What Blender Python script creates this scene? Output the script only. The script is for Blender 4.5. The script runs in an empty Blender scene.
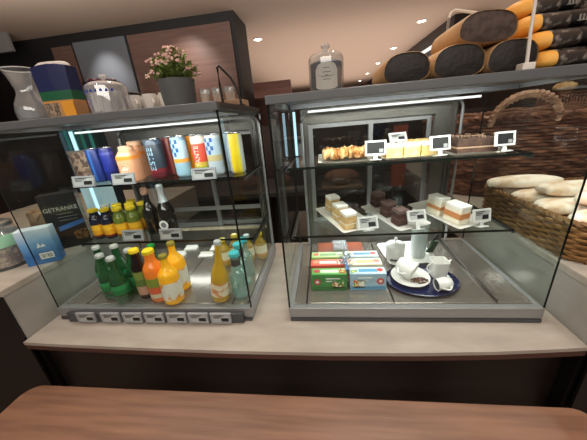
import bpy, bmesh, math, random
from mathutils import Vector, Matrix, Euler
random.seed(7)
PI = math.pi
COL = bpy.context.scene.collection

# ------------------------------------------------------------------ materials
def lin(h):
    if isinstance(h, str):
        h = h.lstrip('#'); c = [int(h[i:i+2], 16)/255 for i in (0, 2, 4)]
    else:
        c = list(h)
    return tuple((x/12.92 if x <= .04045 else ((x+.055)/1.055)**2.4) for x in c) + (1.0,)

_M = {}
def base_mat(name):
    m = bpy.data.materials.new(name); m.use_nodes = True
    nt = m.node_tree; nt.nodes.clear()
    out = nt.nodes.new('ShaderNodeOutputMaterial')
    return m, nt, out

def pm(name, col, rough=.5, metal=0.0, spec=.5, noise=None, bump=None, emit=0, coat=0):
    """principled material; noise=(second colour, scale, (sx,sy,sz)) mixes a noise pattern; bump=(scale, strength)"""
    if name in _M: return _M[name]
    m, nt, out = base_mat(name); N = nt.nodes; L = nt.links
    b = N.new('ShaderNodeBsdfPrincipled'); L.new(b.outputs[0], out.inputs[0])
    b.inputs['Base Color'].default_value = lin(col); b.inputs['Roughness'].default_value = rough
    b.inputs['Metallic'].default_value = metal; b.inputs['Specular IOR Level'].default_value = spec
    b.inputs['Coat Weight'].default_value = coat
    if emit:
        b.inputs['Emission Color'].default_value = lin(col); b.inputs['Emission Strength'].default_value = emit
    if noise or bump:
        tc = N.new('ShaderNodeTexCoord')
    if noise:
        mp = N.new('ShaderNodeMapping'); L.new(tc.outputs['Object'], mp.inputs[0])
        mp.inputs['Scale'].default_value = noise[2] if len(noise) > 2 else (1, 1, 1)
        nz = N.new('ShaderNodeTexNoise'); nz.inputs['Scale'].default_value = noise[1]; nz.inputs['Detail'].default_value = 4
        L.new(mp.outputs[0], nz.inputs[0])
        cr = N.new('ShaderNodeValToRGB'); L.new(nz.outputs['Fac'], cr.inputs[0])
        lo, hi = (noise[3] if len(noise) > 3 else (.35, .65))
        cr.color_ramp.elements[0].position = lo; cr.color_ramp.elements[1].position = hi
        cr.color_ramp.elements[0].color = lin(col); cr.color_ramp.elements[1].color = lin(noise[0])
        L.new(cr.outputs[0], b.inputs['Base Color'])
    if bump:
        nb = N.new('ShaderNodeTexNoise'); nb.inputs['Scale'].default_value = bump[0]
        L.new(tc.outputs['Object'], nb.inputs[0])
        bp = N.new('ShaderNodeBump'); bp.inputs['Strength'].default_value = bump[1]; bp.inputs['Distance'].default_value = .004
        L.new(nb.outputs['Fac'], bp.inputs['Height']); L.new(bp.outputs[0], b.inputs['Normal'])
    _M[name] = m
    return m

def bands(name, axis, lo, hi, stops, rough=.35, metal=0.0):
    """constant colour bands along a local axis between lo and hi"""
    if name in _M: return _M[name]
    m, nt, out = base_mat(name); N = nt.nodes; L = nt.links
    b = N.new('ShaderNodeBsdfPrincipled'); L.new(b.outputs[0], out.inputs[0])
    b.inputs['Roughness'].default_value = rough; b.inputs['Metallic'].default_value = metal
    tc = N.new('ShaderNodeTexCoord'); sx = N.new('ShaderNodeSeparateXYZ'); L.new(tc.outputs['Object'], sx.inputs[0])
    mr = N.new('ShaderNodeMapRange'); mr.inputs['From Min'].default_value = lo; mr.inputs['From Max'].default_value = hi
    L.new(sx.outputs['XYZ'.index(axis)], mr.inputs['Value'])
    cr = N.new('ShaderNodeValToRGB'); cr.color_ramp.interpolation = 'CONSTANT'; L.new(mr.outputs[0], cr.inputs[0])
    els = cr.color_ramp.elements
    els[0].position = stops[0][0]; els[0].color = lin(stops[0][1])
    els[1].position = stops[1][0]; els[1].color = lin(stops[1][1])
    for p, c in stops[2:]:
        e = els.new(p); e.color = lin(c)
    L.new(cr.outputs[0], b.inputs['Base Color'])
    _M[name] = m
    return m

def blotch(name, cols, scale=60, rough=.4):
    """printed packaging: random coloured cells"""
    if name in _M: return _M[name]
    m, nt, out = base_mat(name); N = nt.nodes; L = nt.links
    b = N.new('ShaderNodeBsdfPrincipled'); L.new(b.outputs[0], out.inputs[0]); b.inputs['Roughness'].default_value = rough
    tc = N.new('ShaderNodeTexCoord')
    nz = N.new('ShaderNodeTexNoise'); nz.inputs['Scale'].default_value = scale; nz.inputs['Detail'].default_value = 1.5
    L.new(tc.outputs['Object'], nz.inputs[0])
    cr = N.new('ShaderNodeValToRGB'); cr.color_ramp.interpolation = 'CONSTANT'; L.new(nz.outputs['Fac'], cr.inputs[0])
    els = cr.color_ramp.elements
    n = len(cols)
    els[0].position = 0; els[0].color = lin(cols[0]); els[1].position = .34; els[1].color = lin(cols[1])
    for i, c in enumerate(cols[2:]):
        e = els.new(.44 + .2*(i)/max(1, n-2)); e.color = lin(c)
    L.new(cr.outputs[0], b.inputs['Base Color'])
    _M[name] = m
    return m

def thin_glass(name, tint, refl=.05, graze=.6, rough=.01):
    if name in _M: return _M[name]
    m, nt, out = base_mat(name); N = nt.nodes; L = nt.links
    t = N.new('ShaderNodeBsdfTransparent'); t.inputs[0].default_value = lin(tint)
    g = N.new('ShaderNodeBsdfGlossy'); g.inputs['Roughness'].default_value = rough; g.inputs[0].default_value = (1, 1, 1, 1)
    lw = N.new('ShaderNodeLayerWeight'); lw.inputs[0].default_value = .5
    pw = N.new('ShaderNodeMath'); pw.operation = 'POWER'; pw.inputs[1].default_value = 4; L.new(lw.outputs['Facing'], pw.inputs[0])
    ma = N.new('ShaderNodeMath'); ma.operation = 'MULTIPLY_ADD'; ma.inputs[1].default_value = graze; ma.inputs[2].default_value = refl
    L.new(pw.outputs[0], ma.inputs[0])
    mx = N.new('ShaderNodeMixShader'); L.new(ma.outputs[0], mx.inputs[0]); L.new(t.outputs[0], mx.inputs[1]); L.new(g.outputs[0], mx.inputs[2])
    L.new(mx.outputs[0], out.inputs[0])
    _M[name] = m
    return m

def tint_glass(name, tint, body, amount=.4, refl=.08):
    """coloured vessel glass: a tinted transparent coat over some body colour, glossy at the edges"""
    if name in _M: return _M[name]
    m, nt, out = base_mat(name); N = nt.nodes; L = nt.links
    t = N.new('ShaderNodeBsdfTransparent'); t.inputs[0].default_value = lin(tint)
    p = N.new('ShaderNodeBsdfPrincipled'); p.inputs['Base Color'].default_value = lin(body); p.inputs['Roughness'].default_value = .08
    m1 = N.new('ShaderNodeMixShader'); m1.inputs[0].default_value = amount; L.new(t.outputs[0], m1.inputs[1]); L.new(p.outputs[0], m1.inputs[2])
    g = N.new('ShaderNodeBsdfGlossy'); g.inputs['Roughness'].default_value = .04
    lw = N.new('ShaderNodeLayerWeight'); lw.inputs[0].default_value = .5
    pw = N.new('ShaderNodeMath'); pw.operation = 'POWER'; pw.inputs[1].default_value = 3; L.new(lw.outputs['Facing'], pw.inputs[0])
    ma = N.new('ShaderNodeMath'); ma.operation = 'MULTIPLY_ADD'; ma.inputs[1].default_value = .55; ma.inputs[2].default_value = refl
    L.new(pw.outputs[0], ma.inputs[0])
    m2 = N.new('ShaderNodeMixShader'); L.new(ma.outputs[0], m2.inputs[0]); L.new(m1.outputs[0], m2.inputs[1]); L.new(g.outputs[0], m2.inputs[2])
    L.new(m2.outputs[0], out.inputs[0])
    _M[name] = m
    return m

def emis(name, col, s):
    if name in _M: return _M[name]
    m, nt, out = base_mat(name)
    e = nt.nodes.new('ShaderNodeEmission'); e.inputs[0].default_value = lin(col); e.inputs[1].default_value = s
    nt.links.new(e.outputs[0], out.inputs[0]); _M[name] = m
    return m

# ------------------------------------------------------------------ mesh builder
class MB:
    def __init__(self):
        self.bm = bmesh.new(); self.mi = 0
    def _take(self, faces):
        for f in faces: f.material_index = self.mi
    def m(self, i): self.mi = i; return self
    def box(self, c, s, rot=None):
        mat = Matrix.Translation(c)
        if rot: mat = mat @ Euler(rot).to_matrix().to_4x4()
        mat = mat @ Matrix.Diagonal((s[0], s[1], s[2], 1))
        r = bmesh.ops.create_cube(self.bm, size=1, matrix=mat)
        self._take({f for v in r['verts'] for f in v.link_faces}); return self
    def bb(self, x0, x1, y0, y1, z0, z1):
        return self.box(((x0+x1)/2, (y0+y1)/2, (z0+z1)/2), (x1-x0, y1-y0, z1-z0))
    def face(self, pts):
        f = self.bm.faces.new([self.bm.verts.new(p) for p in pts]); f.material_index = self.mi; return self
    def lathe(self, prof, c=(0, 0, 0), seg=20, rot=None, cap=True, sx=1, sy=1):
        """prof: list of (radius, z)"""
        M_ = Matrix.Translation(c) @ (Euler(rot).to_matrix().to_4x4() if rot else Matrix())
        rings = []
        for r, z in prof:
            rings.append([self.bm.verts.new(M_ @ Vector((r*sx*math.cos(2*PI*k/seg), r*sy*math.sin(2*PI*k/seg), z))) for k in range(seg)])
        for a, b in zip(rings, rings[1:]):
            for k in range(seg):
                f = self.bm.faces.new((a[k], a[(k+1) % seg], b[(k+1) % seg], b[k])); f.material_index = self.mi
        if cap:
            if prof[0][0] > 1e-5: f = self.bm.faces.new(rings[0][::-1]); f.material_index = self.mi
            if prof[-1][0] > 1e-5: f = self.bm.faces.new(rings[-1]); f.material_index = self.mi
        return self
    def tube(self, pts, r, seg=8, closed=False, radii=None):
        pts = [Vector(p) for p in pts]; n = len(pts); rings = []
        up = Vector((0, 0, 1))
        for i, p in enumerate(pts):
            if closed: d = pts[(i+1) % n]-pts[i-1]
            else: d = pts[min(i+1, n-1)]-pts[max(i-1, 0)]
            d.normalize()
            a = up.cross(d)
            if a.length < .05: a = Vector((1, 0, 0)).cross(d)
            a.normalize(); b = d.cross(a)
            rr = radii[i] if radii else r
            rings.append([self.bm.verts.new(p+rr*(math.cos(2*PI*k/seg)*a+math.sin(2*PI*k/seg)*b)) for k in range(seg)])
        m_ = n if closed else n-1
        for i in range(m_):
            A, B = rings[i], rings[(i+1) % n]
            for k in range(seg):
                f = self.bm.faces.new((A[k], A[(k+1) % seg], B[(k+1) % seg], B[k])); f.material_index = self.mi
        if not closed:
            f = self.bm.faces.new(rings[0][::-1]); f.material_index = self.mi
            f = self.bm.faces.new(rings[-1]); f.material_index = self.mi
        return self
    def loft(self, rings, cap=True):
        R = [[self.bm.verts.new(p) for p in ring] for ring in rings]; n = len(R[0])
        for a, b in zip(R, R[1:]):
            for k in range(n):
                f = self.bm.faces.new((a[k], a[(k+1) % n], b[(k+1) % n], b[k])); f.material_index = self.mi
        if cap:
            f = self.bm.faces.new(R[0][::-1]); f.material_index = self.mi
            f = self.bm.faces.new(R[-1]); f.material_index = self.mi
        return self
    def ball(self, c, s, sub=2, jig=0):
        mat = Matrix.Translation(c) @ Matrix.Diagonal((s[0], s[1], s[2], 1))
        r = bmesh.ops.create_icosphere(self.bm, subdivisions=sub, radius=1, matrix=mat)
        if jig:
            for v in r['verts']: v.co += Vector((random.uniform(-jig, jig), random.uniform(-jig, jig), random.uniform(-jig, jig)))
        self._take({f for v in r['verts'] for f in v.link_faces}); return self
    def build(self, name, mats, parent=None, smooth=False, bevel=0, loc=None, rot=None, kind=None, recalc=True):
        if not isinstance(mats, (list, tuple)): mats = [mats]
        if recalc: bmesh.ops.recalc_face_normals(self.bm, faces=self.bm.faces)
        me = bpy.data.meshes.new(name); self.bm.to_mesh(me); self.bm.free()
        for m_ in mats: me.materials.append(m_)
        if smooth:
            me.polygons.foreach_set('use_smooth', [True]*len(me.polygons))
            try: me.set_sharp_from_angle(angle=math.radians(42))
            except Exception: pass
        o = bpy.data.objects.new(name, me); COL.objects.link(o)
        if parent: o.parent = parent
        if loc: o.location = loc
        if rot: o.rotation_euler = rot
        if bevel:
            bv = o.modifiers.new('b', 'BEVEL'); bv.width = bevel; bv.segments = 2; bv.limit_method = 'ANGLE'
        if kind: o['kind'] = kind
        return o

def tag(o, label, cat, group=None):
    o['label'] = label; o['category'] = cat
    if group: o['group'] = group
    return o
def thing(name, label, cat, loc=(0, 0, 0), rz=0, group=None, rot=None):
    o = bpy.data.objects.new(name, None); COL.objects.link(o); o.empty_display_size = .02
    o.location = loc; o.rotation_euler = rot if rot else (0, 0, rz)
    return tag(o, label, cat, group)
def struct(name, mb, mats, **k): return mb.build(name, mats, kind='structure', **k)

def text_mesh(s, size):
    cu = bpy.data.curves.new('txt', 'FONT'); cu.body = s; cu.size = size; cu.align_x = 'CENTER'; cu.align_y = 'CENTER'
    o = bpy.data.objects.new('txt', cu); COL.objects.link(o)
    dg = bpy.context.evaluated_depsgraph_get(); dg.update()
    me = bpy.data.meshes.new_from_object(o.evaluated_get(dg))
    bpy.data.objects.remove(o); bpy.data.curves.remove(cu)
    return me
def lettering(name, s, size, mat, parent, f):
    """text whose flat (x,y) points are carried to 3D by f"""
    me = text_mesh(s, size)
    for v in me.vertices: v.co = f(v.co.x, v.co.y)
    me.materials.clear(); me.materials.append(mat)
    o = bpy.data.objects.new(name, me); COL.objects.link(o); o.parent = parent
    return o

# shared materials
STEEL = pm('brushed_steel', '#64625d', .38, .8, noise=('#6c6a65', 6, (2, 30, 2)))
STEELF = pm('steel_floor_sheet', '#9a948c', .20, .7, noise=('#a09a92', 5, (30, 2, 2)))
ALU = pm('satin_aluminium', '#98999a', .4, .5)
ALUD = pm('dark_aluminium', '#55575a', .42, .6)
BARM = pm('grey_top_bar', '#6c7073', .35, .3)
BLACK = pm('black_plastic', '#0e0e0f', .45)
DARK = pm('dark_panel_paint', '#120d0c', .5)
WHITE = pm('white_porcelain', '#e9e8e4', .18, coat=.4)
PAPER = pm('white_paper', '#e8e6e0', .7)
GLASS = thin_glass('clear_pane_glass', '#eef5f2', .035, .55)
GEDGE = pm('green_glass_edge', '#0c1512', .15)
GEDGEL = pm('pale_glass_edge', '#6f8f88', .15)
CLEAR = tint_glass('clear_vessel_glass', '#f4f7f7', '#dfe3e6', .16, .10)
LED = emis('led_diffuser', '#f8f8f8', 1.5)
LEDB = emis('cool_led_post', '#b8e0f6', 1.6)
DOMEG = tint_glass('bright_dome_glass', '#f4f7f7', '#e6e9ec', .30, .14)
CZ = .90

# ------------------------------------------------------------------ room shell
CEIL = pm('tan_ceiling_paint', '#a38c7a', .75)
struct('floor', MB().bb(-5, 5, -2.5, 13, -.05, 0), pm('dark_floor_tiles', '#8a7666', .35, noise=('#9a8676', 3)))
struct('ceiling', MB().bb(-5, 5, -2.5, 13, 2.7, 2.8), CEIL)
struct('wall_back', MB().bb(-5, -.91, 3.39, 3.9, 0, 2.7), pm('black_wall', '#120f0f', .6))
WOODW = pm('red_brown_wall_veneer', '#5f453c', .45, noise=('#6b4f45', 2.2, (1, 1, 16)))
GREYW = pm('grey_wall_panel', '#5f6266', .5, noise=('#66696e', 2, (1, 1, 1)))
struct('wall_panel_1', MB().bb(-3.2, -2.93, 3.37, 3.39, .9, 2.58), WOODW)
struct('wall_panel_2', MB().bb(-2.90, -2.23, 3.365, 3.39, .9, 2.60), GREYW)
struct('wall_panel_3', MB().bb(-2.20, -.96, 3.37, 3.39, .9, 2.60), WOODW)
struct('trim_1', MB().bb(-5, -3.42, 3.1, 3.13, 2.52, 2.7), pm('grey_soffit_paint', '#77716d', .7))
struct('wall_far', MB().bb(-5, 5, 12.6, 12.8, 0, 2.7), pm('far_wall_paint', '#6b4d42', .7))
struct('wall_left', MB().bb(-5, -4.9, -1, 13, 0, 2.7), pm('far_wall_paint2', '#3a2c27', .7))
struct('wall_right', MB().bb(4.9, 5, -1, 13, 0, 2.7), pm('far_wall_paint3', '#5a4238', .7))
struct('trim_2', MB().bb(1.86, 2.35, 4.55, 12, 2.36, 2.7), pm('dark_ceiling_trim', '#191413', .5), bevel=.01)
struct('trim_3', MB().bb(1.835, 1.858, 5.2, 6.5, 2.44, 2.49), emis('trim_glow', '#e8e6e2', 1.3))
struct('partition', MB().bb(-1.26, -.46, 4.5, 4.62, 0, 2.12), pm('brown_partition', '#4a2a20', .5, noise=('#5a3529', 3, (1, 1, 10))))

# ceiling downlights
RIMW = pm('white_light_trim', '#d8d2c8', .4)
LAMPE = emis('downlight_lamp', '#fff2df', 22)
spots = [(-.9, 4.53, 'lone downlight in the ceiling above the brown partition')]
spots += [(1.47, 4.66, 'ceiling downlight in the long row, the nearest and largest one'),
          (1.47, 6.24, 'ceiling downlight in the long row, second from the near end'),
          (1.47, 7.80, 'ceiling downlight in the long row, third from the near end'),
          (1.47, 9.45, 'ceiling downlight in the long row, second from the far end'),
          (1.47, 11.2, 'ceiling downlight in the long row, the farthest and smallest one')]
for x, y, lb in spots:
    t = thing('ceiling_downlight', lb, 'ceiling light', (x, y, 2.7), 0, 'ceiling downlights')
    MB().lathe([(.075, 0), (.075, -.008), (.055, -.012), (.05, -.004)], cap=False).build('light_trim', RIMW, t, True)
    MB().lathe([(.05, -.003), (.03, -.01), (.0, -.012)], cap=False).build('lamp', LAMPE, t, True)

# ------------------------------------------------------------------ counters
STONE = pm('beige_grey_laminate', '#aaa196', .5, noise=('#9c9388', 7, (1, 3, 1)))
GREYL = pm('grey_laminate_side', '#a09b94', .5, noise=('#96918a', 5, (1, 1, 3)))
EDGEB = pm('brown_counter_edge', '#4c322a', .45)
PANEL = pm('dark_brown_front', '#130b09', .45, noise=('#1b100d', 2, (1, 1, 14)))

def arc_outline(pts, z0, z1, mb):
    mb.loft([[(x, y, z0) for x, y in pts], [(x, y, z1) for x, y in pts]])
cnt = thing('service_counter', 'low beige counter carrying both glass display cases', 'counter', (0, 0, 0))
front = [(-1.05, .585), (-.9, .580), (-.6, .573), (-.3, .569), (0, .570), (.25, .576), (.45, .586), (.58, .596), (.690, .606)]
out = front+[(.690, 1.30), (-1.05, 1.30)]
mb = MB(); arc_outline(out, .888, .90, mb); mb.build('worktop', STONE, cnt)
mb = MB(); arc_outline([(x, y+.002) for x, y in front]+[(.690, 1.30), (-1.05, 1.30)], .868, .888, mb); mb.build('edge_band', EDGEB, cnt)
mb = MB(); arc_outline([(x, y+.05) for x, y in front]+[(.690, 1.28), (-1.05, 1.28)], 0, .868, mb); mb.build('front_panel', PANEL, cnt)

SIDE_L, SIDE_R, RZ_L, RZ_R = -1.05, .69, 1.10, 1.075
def side_counter(label, x0, x1, z, yb, inner):
    t = thing('raised_counter', label, 'counter', (0, 0, 0))
    MB().bb(x0, x1, .60, yb, z-.025, z).build('worktop', STONE, t, bevel=.003)
    w = (x0, x1)
    MB().bb(x0+.002, x1-.002, .605, yb-.004, .886, z-.025).build('cladding', [GREYL], t)
    MB().bb(x0+.002, x1-.002, .62, yb-.01, 0, .886).build('plinth', pm('plinth_black', '#0f0908', .5), t)
    MB().bb(x0+(.0 if inner else .008), x1-(.008 if inner else 0), .597, .605, .60, z-.027).build('front_panel', DARK, t)
    return t
side_counter('raised grey counter block beside the drinks case carrying the blue carton', -2.2, SIDE_L-.001, RZ_L, 2.0, True)
side_counter('raised grey counter block beside the cake case carrying the bread baskets', SIDE_R+.001, 2.3, RZ_R, 2.6, False)

# wooden ledge in front
LEDGEW = pm('brown_wood_ledge', '#8c6650', .42, noise=('#6d4c3a', 3, (1.2, 16, 2), (.3, .7)))
led = thing('wooden_ledge', 'brown wood grain ledge with rounded corners in front of the counter', 'ledge', (0, 0, 0))
def rrect(x0, x1, y0, y1, r, n=6):
    pts = []
    for cx, cy, a0 in ((x1-r, y1-r, 0), (x0+r, y1-r, PI/2), (x0+r, y0+r, PI), (x1-r, y0+r, 1.5*PI)):
        for i in range(n+1):
            a = a0+PI/2*i/n; pts.append((cx+r*math.cos(a), cy+r*math.sin(a)))
    return pts
mb = MB(); o_ = rrect(-1.005, .655, .02, .524, .05); arc_outline(o_, .752, .78, mb); mb.build('board', LEDGEW, led, bevel=.003)
for x in (-.8, -.2, .45):
    MB().bb(x-.015, x+.015, .1, .45, 0, .752).build('leg', BLACK, led)

# back workbench behind the cases
wb = thing('workbench', 'dark steel workbench behind the glass display cases', 'workbench', (0, 0, 0))
MB().bb(-1.6, .62, 2.0, 2.6, .97, 1.0).build('bench_top', pm('dull_steel', '#5a5855', .35, .7), wb)
for x in (-1.55, -.5, .55):
    MB().bb(x-.02, x+.02, 2.05, 2.09, 0, .97).build('leg', ALUD, wb)
    MB().bb(x-.02, x+.02, 2.5, 2.54, 0, .97).build('leg', ALUD, wb)
# kitchen back panel
struct('wall_kitchen', MB().bb(-.905, 2.4, 2.75, 2.8, 0, 1.50), pm('dark_kitchen_wall', '#241b18', .5, noise=('#3a2c26', 3)))

# ------------------------------------------------------------------ display cases
H, D = .6955, .49
def pane(mb, x0, x1, y0, y1, z0, z1, axis):
    """one glass sheet: a single clear face with dark cut edges"""
    mb.m(0)
    if axis == 'y':
        mb.face([(x0, y0, z0), (x1, y0, z0), (x1, y0, z1), (x0, y0, z1)])
    elif axis == 'x':
        mb.face([(x0, y0, z0), (x0, y1, z0), (x0, y1, z1), (x0, y0, z1)])
    else:
        mb.face([(x0, y0, z1), (x1, y0, z1), (x1, y1, z1), (x0, y1, z1)])
    mb.m(1)
    e = .0004
    if axis == 'y':
        mb.bb(x0, x1, y0, y1, z1-e, z1)
    elif axis == 'x':
        mb.bb(x0, x1, y0, y0+e, z0, z1); mb.bb(x0, x1, y1-e, y1, z0, z1)
    else:
        mb.bb(x0, x1, y0, y0+e, z0, z1); mb.bb(x0, x0+e, y0, y1, z0, z1); mb.bb(x1-e, x1, y0, y1, z0, z1)
    return mb

def make_case(label, x0, x1, zu, zl, post, cuts, rail, tube, rear):
    w = x1-x0
    t = thing('glass_display_case', label, 'display case', (x0, .70, CZ))
    MB().bb(.004, w-.004, -.004, D, 0, .012).build('plinth', ALUD, t)
    mb = MB(); mb.bb(0, w, 0, .022, .012, .05); mb.bb(0, .018, .022, D, .012, .05); mb.bb(w-.018, w, .022, D, .012, .05); mb.bb(.018, w-.018, D-.02, D, .012, .05)
    mb.build('base_frame', ALU, t, bevel=.002)
    xs = [.018]+cuts+[w-.018]
    for a, b in zip(xs, xs[1:]):
        MB().bb(a+.0025, b-.0025, .022, D-.02, .04, .054).build('floor_plate', STEELF, t, bevel=.001)
    MB().bb(.018, w-.018, .024, D-.022, .03, .04).build('floor_underlay', BLACK, t)
    if not rail: MB().bb(cuts[-1]-.004, cuts[-1]+.004, .03, D-.03, .0545, .064).build('floor_rail', STEEL, t, bevel=.001)
    pane(MB(), .006, w-.006, .002, .008, .05, H-.018, 'y').build('front_glass', [GLASS, GEDGE], t)
    pane(MB(), .0, .006, .003, D, .05, H-.018, 'x').build('side_glass', [GLASS, GEDGE], t)
    pane(MB(), w-.006, w, .003, D, .05, H-.018, 'x').build('side_glass', [GLASS, GEDGE], t)
    # roof
    MB().bb(0, w, .016, D, H-.012, H).build('roof_panel', STEEL, t)
    MB().bb(-.002, w+.002, -.006, .016, H-.020, H+.001).build('top_bar', BARM, t, bevel=.002)
    for xx in (0.006, w-.020):
        MB().bb(xx, xx+.014, .016, D, H-.024, H-.012).build('roof_rail', ALU, t)
    lt = MB().bb(.03, w-.03, .270, .330, H-.026, H-.012).build('light_housing', ALUD, t)
    MB().lathe([(.0036, 0), (.0036, tube[1]-tube[0])], (tube[0], .30, H-.0375), 10, (0, PI/2, 0)).build('light_tube', LED, lt, True)
    # vertical light post
    px, py, _ = post
    MB().bb(px-.005, px+.005, py-.004, py+.004, post[2], H-.03).build('light_post', LEDB, t)
    # shelves
    for z in (zl, zu):
        s = pane(MB(), .012, w-.012, .175, D-.03, z-.0085, z-.0006, 'z').build('glass_shelf', [GLASS, GEDGE], t)
        for xx in (.006, w-.016):
            MB().bb(xx, xx+.010, .178, D-.03, z-.016, z-.0085).build('shelf_bracket', ALUD, s)
    # rear frame
    fx0, ox0, mid, ox1, fx1 = rear
    oz0, oz1 = .165, .612
    y0, y1 = D-.018, D
    mb = MB()
    mb.bb(fx0, ox0, y0, y1, .05, H-.012); mb.bb(ox1, fx1, y0, y1, .05, H-.012)
    mb.bb(ox0, ox1, y0, y1, .05, oz0); mb.bb(ox0, ox1, y0, y1, oz1, H-.012)
    mb.bb(fx0+.012, fx0+.020, y0-.006, y0, .06, H-.03); mb.bb(fx1-.030, fx1-.020, y0-.006, y0, .06, H-.03); mb.bb(fx1-.012, fx1-.004, y0-.006, y0, .06, H-.03)
    mb.bb(fx0+.02, fx1-.02, y0-.006, y0, H-.062, H-.054)
    fr = mb.build('rear_frame', STEEL, t, bevel=.001)
    for xa, s in ((fx0+.004, 1), (fx1+.012, -1)):
        pts = []
        for k in range(7):
            a = PI/2*k/6
            pts.append((xa+s*.05*(1-math.cos(a)), D-.030, H-.075+.05*math.sin(a)))
        pts = [(xa, D-.030, .06)]+pts+[(xa+s*.12, D-.030, H-.025)]
        MB().tube(pts, .006, 6).build('corner_tube', ALU, fr, True)
    if rail:
        MB().bb(ox0, ox1, y0-.004, y0, .255, .275).build('cross_rail', ALU, fr)
        mb = MB()
        for k in range(40): mb.bb(ox0+.012*k+.14, ox0+.012*k+.149, y0-.005, y0, .150, .165)
        mb.build('vent_strip', pm('beige_vent', '#b8a890', .6), fr)
    for a, b, yy in ((ox0, mid+.010, D+.001), (mid-.010, ox1, D+.013)):
        mb = MB(); z0, z1 = oz0, oz1
        mb.bb(a, a+.018, yy, yy+.010, z0, z1); mb.bb(b-.018, b, yy, yy+.010, z0, z1)
        mb.bb(a+.018, b-.018, yy, yy+.010, z0, z0+.018); mb.bb(a+.018, b-.018, yy, yy+.010, z1-.018, z1)
        d = mb.build('sliding_door', ALU, t)
        MB().face([(a+.018, yy+.005, z0+.018), (b-.018, yy+.005, z0+.018), (b-.018, yy+.005, z1-.018), (a+.018, yy+.005, z1-.018)]).build('door_glass', thin_glass('smoked_door_glass', '#b4babc', .04, .4), d)
    if rail:
        MB().bb(.05, w-.03, -.017, -.0045, .0, .040).build('price_rail', ALUD, t, bevel=.002)
    return t
LX0, LX1, RX0, RX1 = -1.0175, -.2628, -.1355, .6395
U_L, M_L, U_R, M_R = 1.37, 1.1335, 1.386, 1.1335
FL = CZ+.0545
make_case('glass display case full of bottled and canned drinks', LX0, LX1, U_L-CZ, M_L-CZ, (.0225, .30, .24), [.11, .43, .68], True, (.0425, .637), (.09, .11, .483, .728, .738))
make_case('glass display case with cakes on its shelves and tea boxes below', RX0, RX1, U_R-CZ, M_R-CZ, (.022, .455, .49), [.060, .346, .655], False, (.0875, .655), (.046, .076, .338, .585, .668))

# ------------------------------------------------------------------ electronic price labels
TAGF = pm('grey_tag_frame', '#95979a', .45); TAGW = pm('white_tag_frame', '#cfd0ce', .4)
INK = pm('e_paper_black', '#0d0d0f', .6); EP = pm('e_paper_white', '#a6a8a6', .55); EPD = pm('e_paper_grey', '#8b8d8d', .55)
def price_tag(label, group, x, y, z, w=.07, h=.042, rz=0, tilt=-.2, frame=TAGF, inv=False, foot=0):
    t = thing('price_tag', label, 'price tag', (x, y, z+.0015), group=group, rot=(tilt, 0, rz))
    z0 = foot
    mb = MB(); b = .0055
    mb.bb(-w/2, w/2, -.004, .004, z0, z0+b); mb.bb(-w/2, w/2, -.004, .004, z0+h-b, z0+h)
    mb.bb(-w/2, -w/2+b, -.004, .004, z0+b, z0+h-b); mb.bb(w/2-b, w/2, -.004, .004, z0+b, z0+h-b)
    mb.bb(-w/2+b, w/2-b, 0, .004, z0+b, z0+h-b)
    mb.build('frame', frame, t)
    s = MB().bb(-w/2+b, w/2-b, -.002, 0, z0+b, z0+h-b).build('screen', INK if inv else EP, t)
    mb = MB(); e = EPD if inv else INK
    iw, ih = w-2*b, h-2*b
    mb.bb(iw*(.20 if inv else .02), iw*.44, -.0026, -.002, z0+b+ih*.08, z0+b+ih*(.40 if inv else .55))
    for k in range(0 if inv else 3):
        mb.bb(-iw*.42, -iw*.42+iw*((.30 if inv else .62)-.13*k*(.4 if inv else 1)), -.0026, -.002, z0+b+ih*(.86-.16*k), z0+b+ih*(.93-.16*k))
    mb.build('print', e, s)
    if foot:
        MB().bb(-.006, .006, -.002, .003, 0.001, foot).build('stem', frame, t)
        MB().bb(-.018, .018, -.012, .014, 0, .003).build('foot', frame, t)
    return t
# (left case shelves)
for x, z, lb in ((-.884, U_L, 'price tag in front of the brown pouch on the upper drinks shelf'),
                 (-.722, U_L, 'price tag in front of the peach bottle on the upper drinks shelf'),
                 (-.415, U_L, 'price tag in front of the red and silver cans on the upper shelf')):
    price_tag(lb, 'price tags on the drinks shelves', x, .866, z-.004, .088, .040)
for x, lb in ((-.757, 'price tag in front of the yellow capped bottles on the middle shelf'), (-.598, 'price tag in front of the foil necked sparkling wine bottle')):
    price_tag(lb, 'price tags on the drinks shelves', x, .866, M_L+.008, .088, .042, tilt=-.15)
    k = MB(); k.lathe([(.022, 0), (.020, .004), (.006, .008), (.0, .008)])
# (rail) seven tags, the first set apart
rx = [-.883, -.784, -.698, -.614, -.530, -.450, -.369]
rl = ['lone price tag at the far end of the rail under the green bottles', 'second price tag on the bottom rail, right after the gap',
      'price tag on the bottom rail, third from the green bottle end', 'price tag on the bottom rail, the middle one of seven',
      'price tag on the bottom rail, third from the lemonade end', 'price tag on the bottom rail, second from the lemonade end',
      'last price tag on the bottom rail, under the lemonade bottle']
for x, lb in zip(rx, rl):
    price_tag(lb, 'price tags on the bottom rail', x, .6785, CZ+.005, .072, .040, tilt=0)
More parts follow.
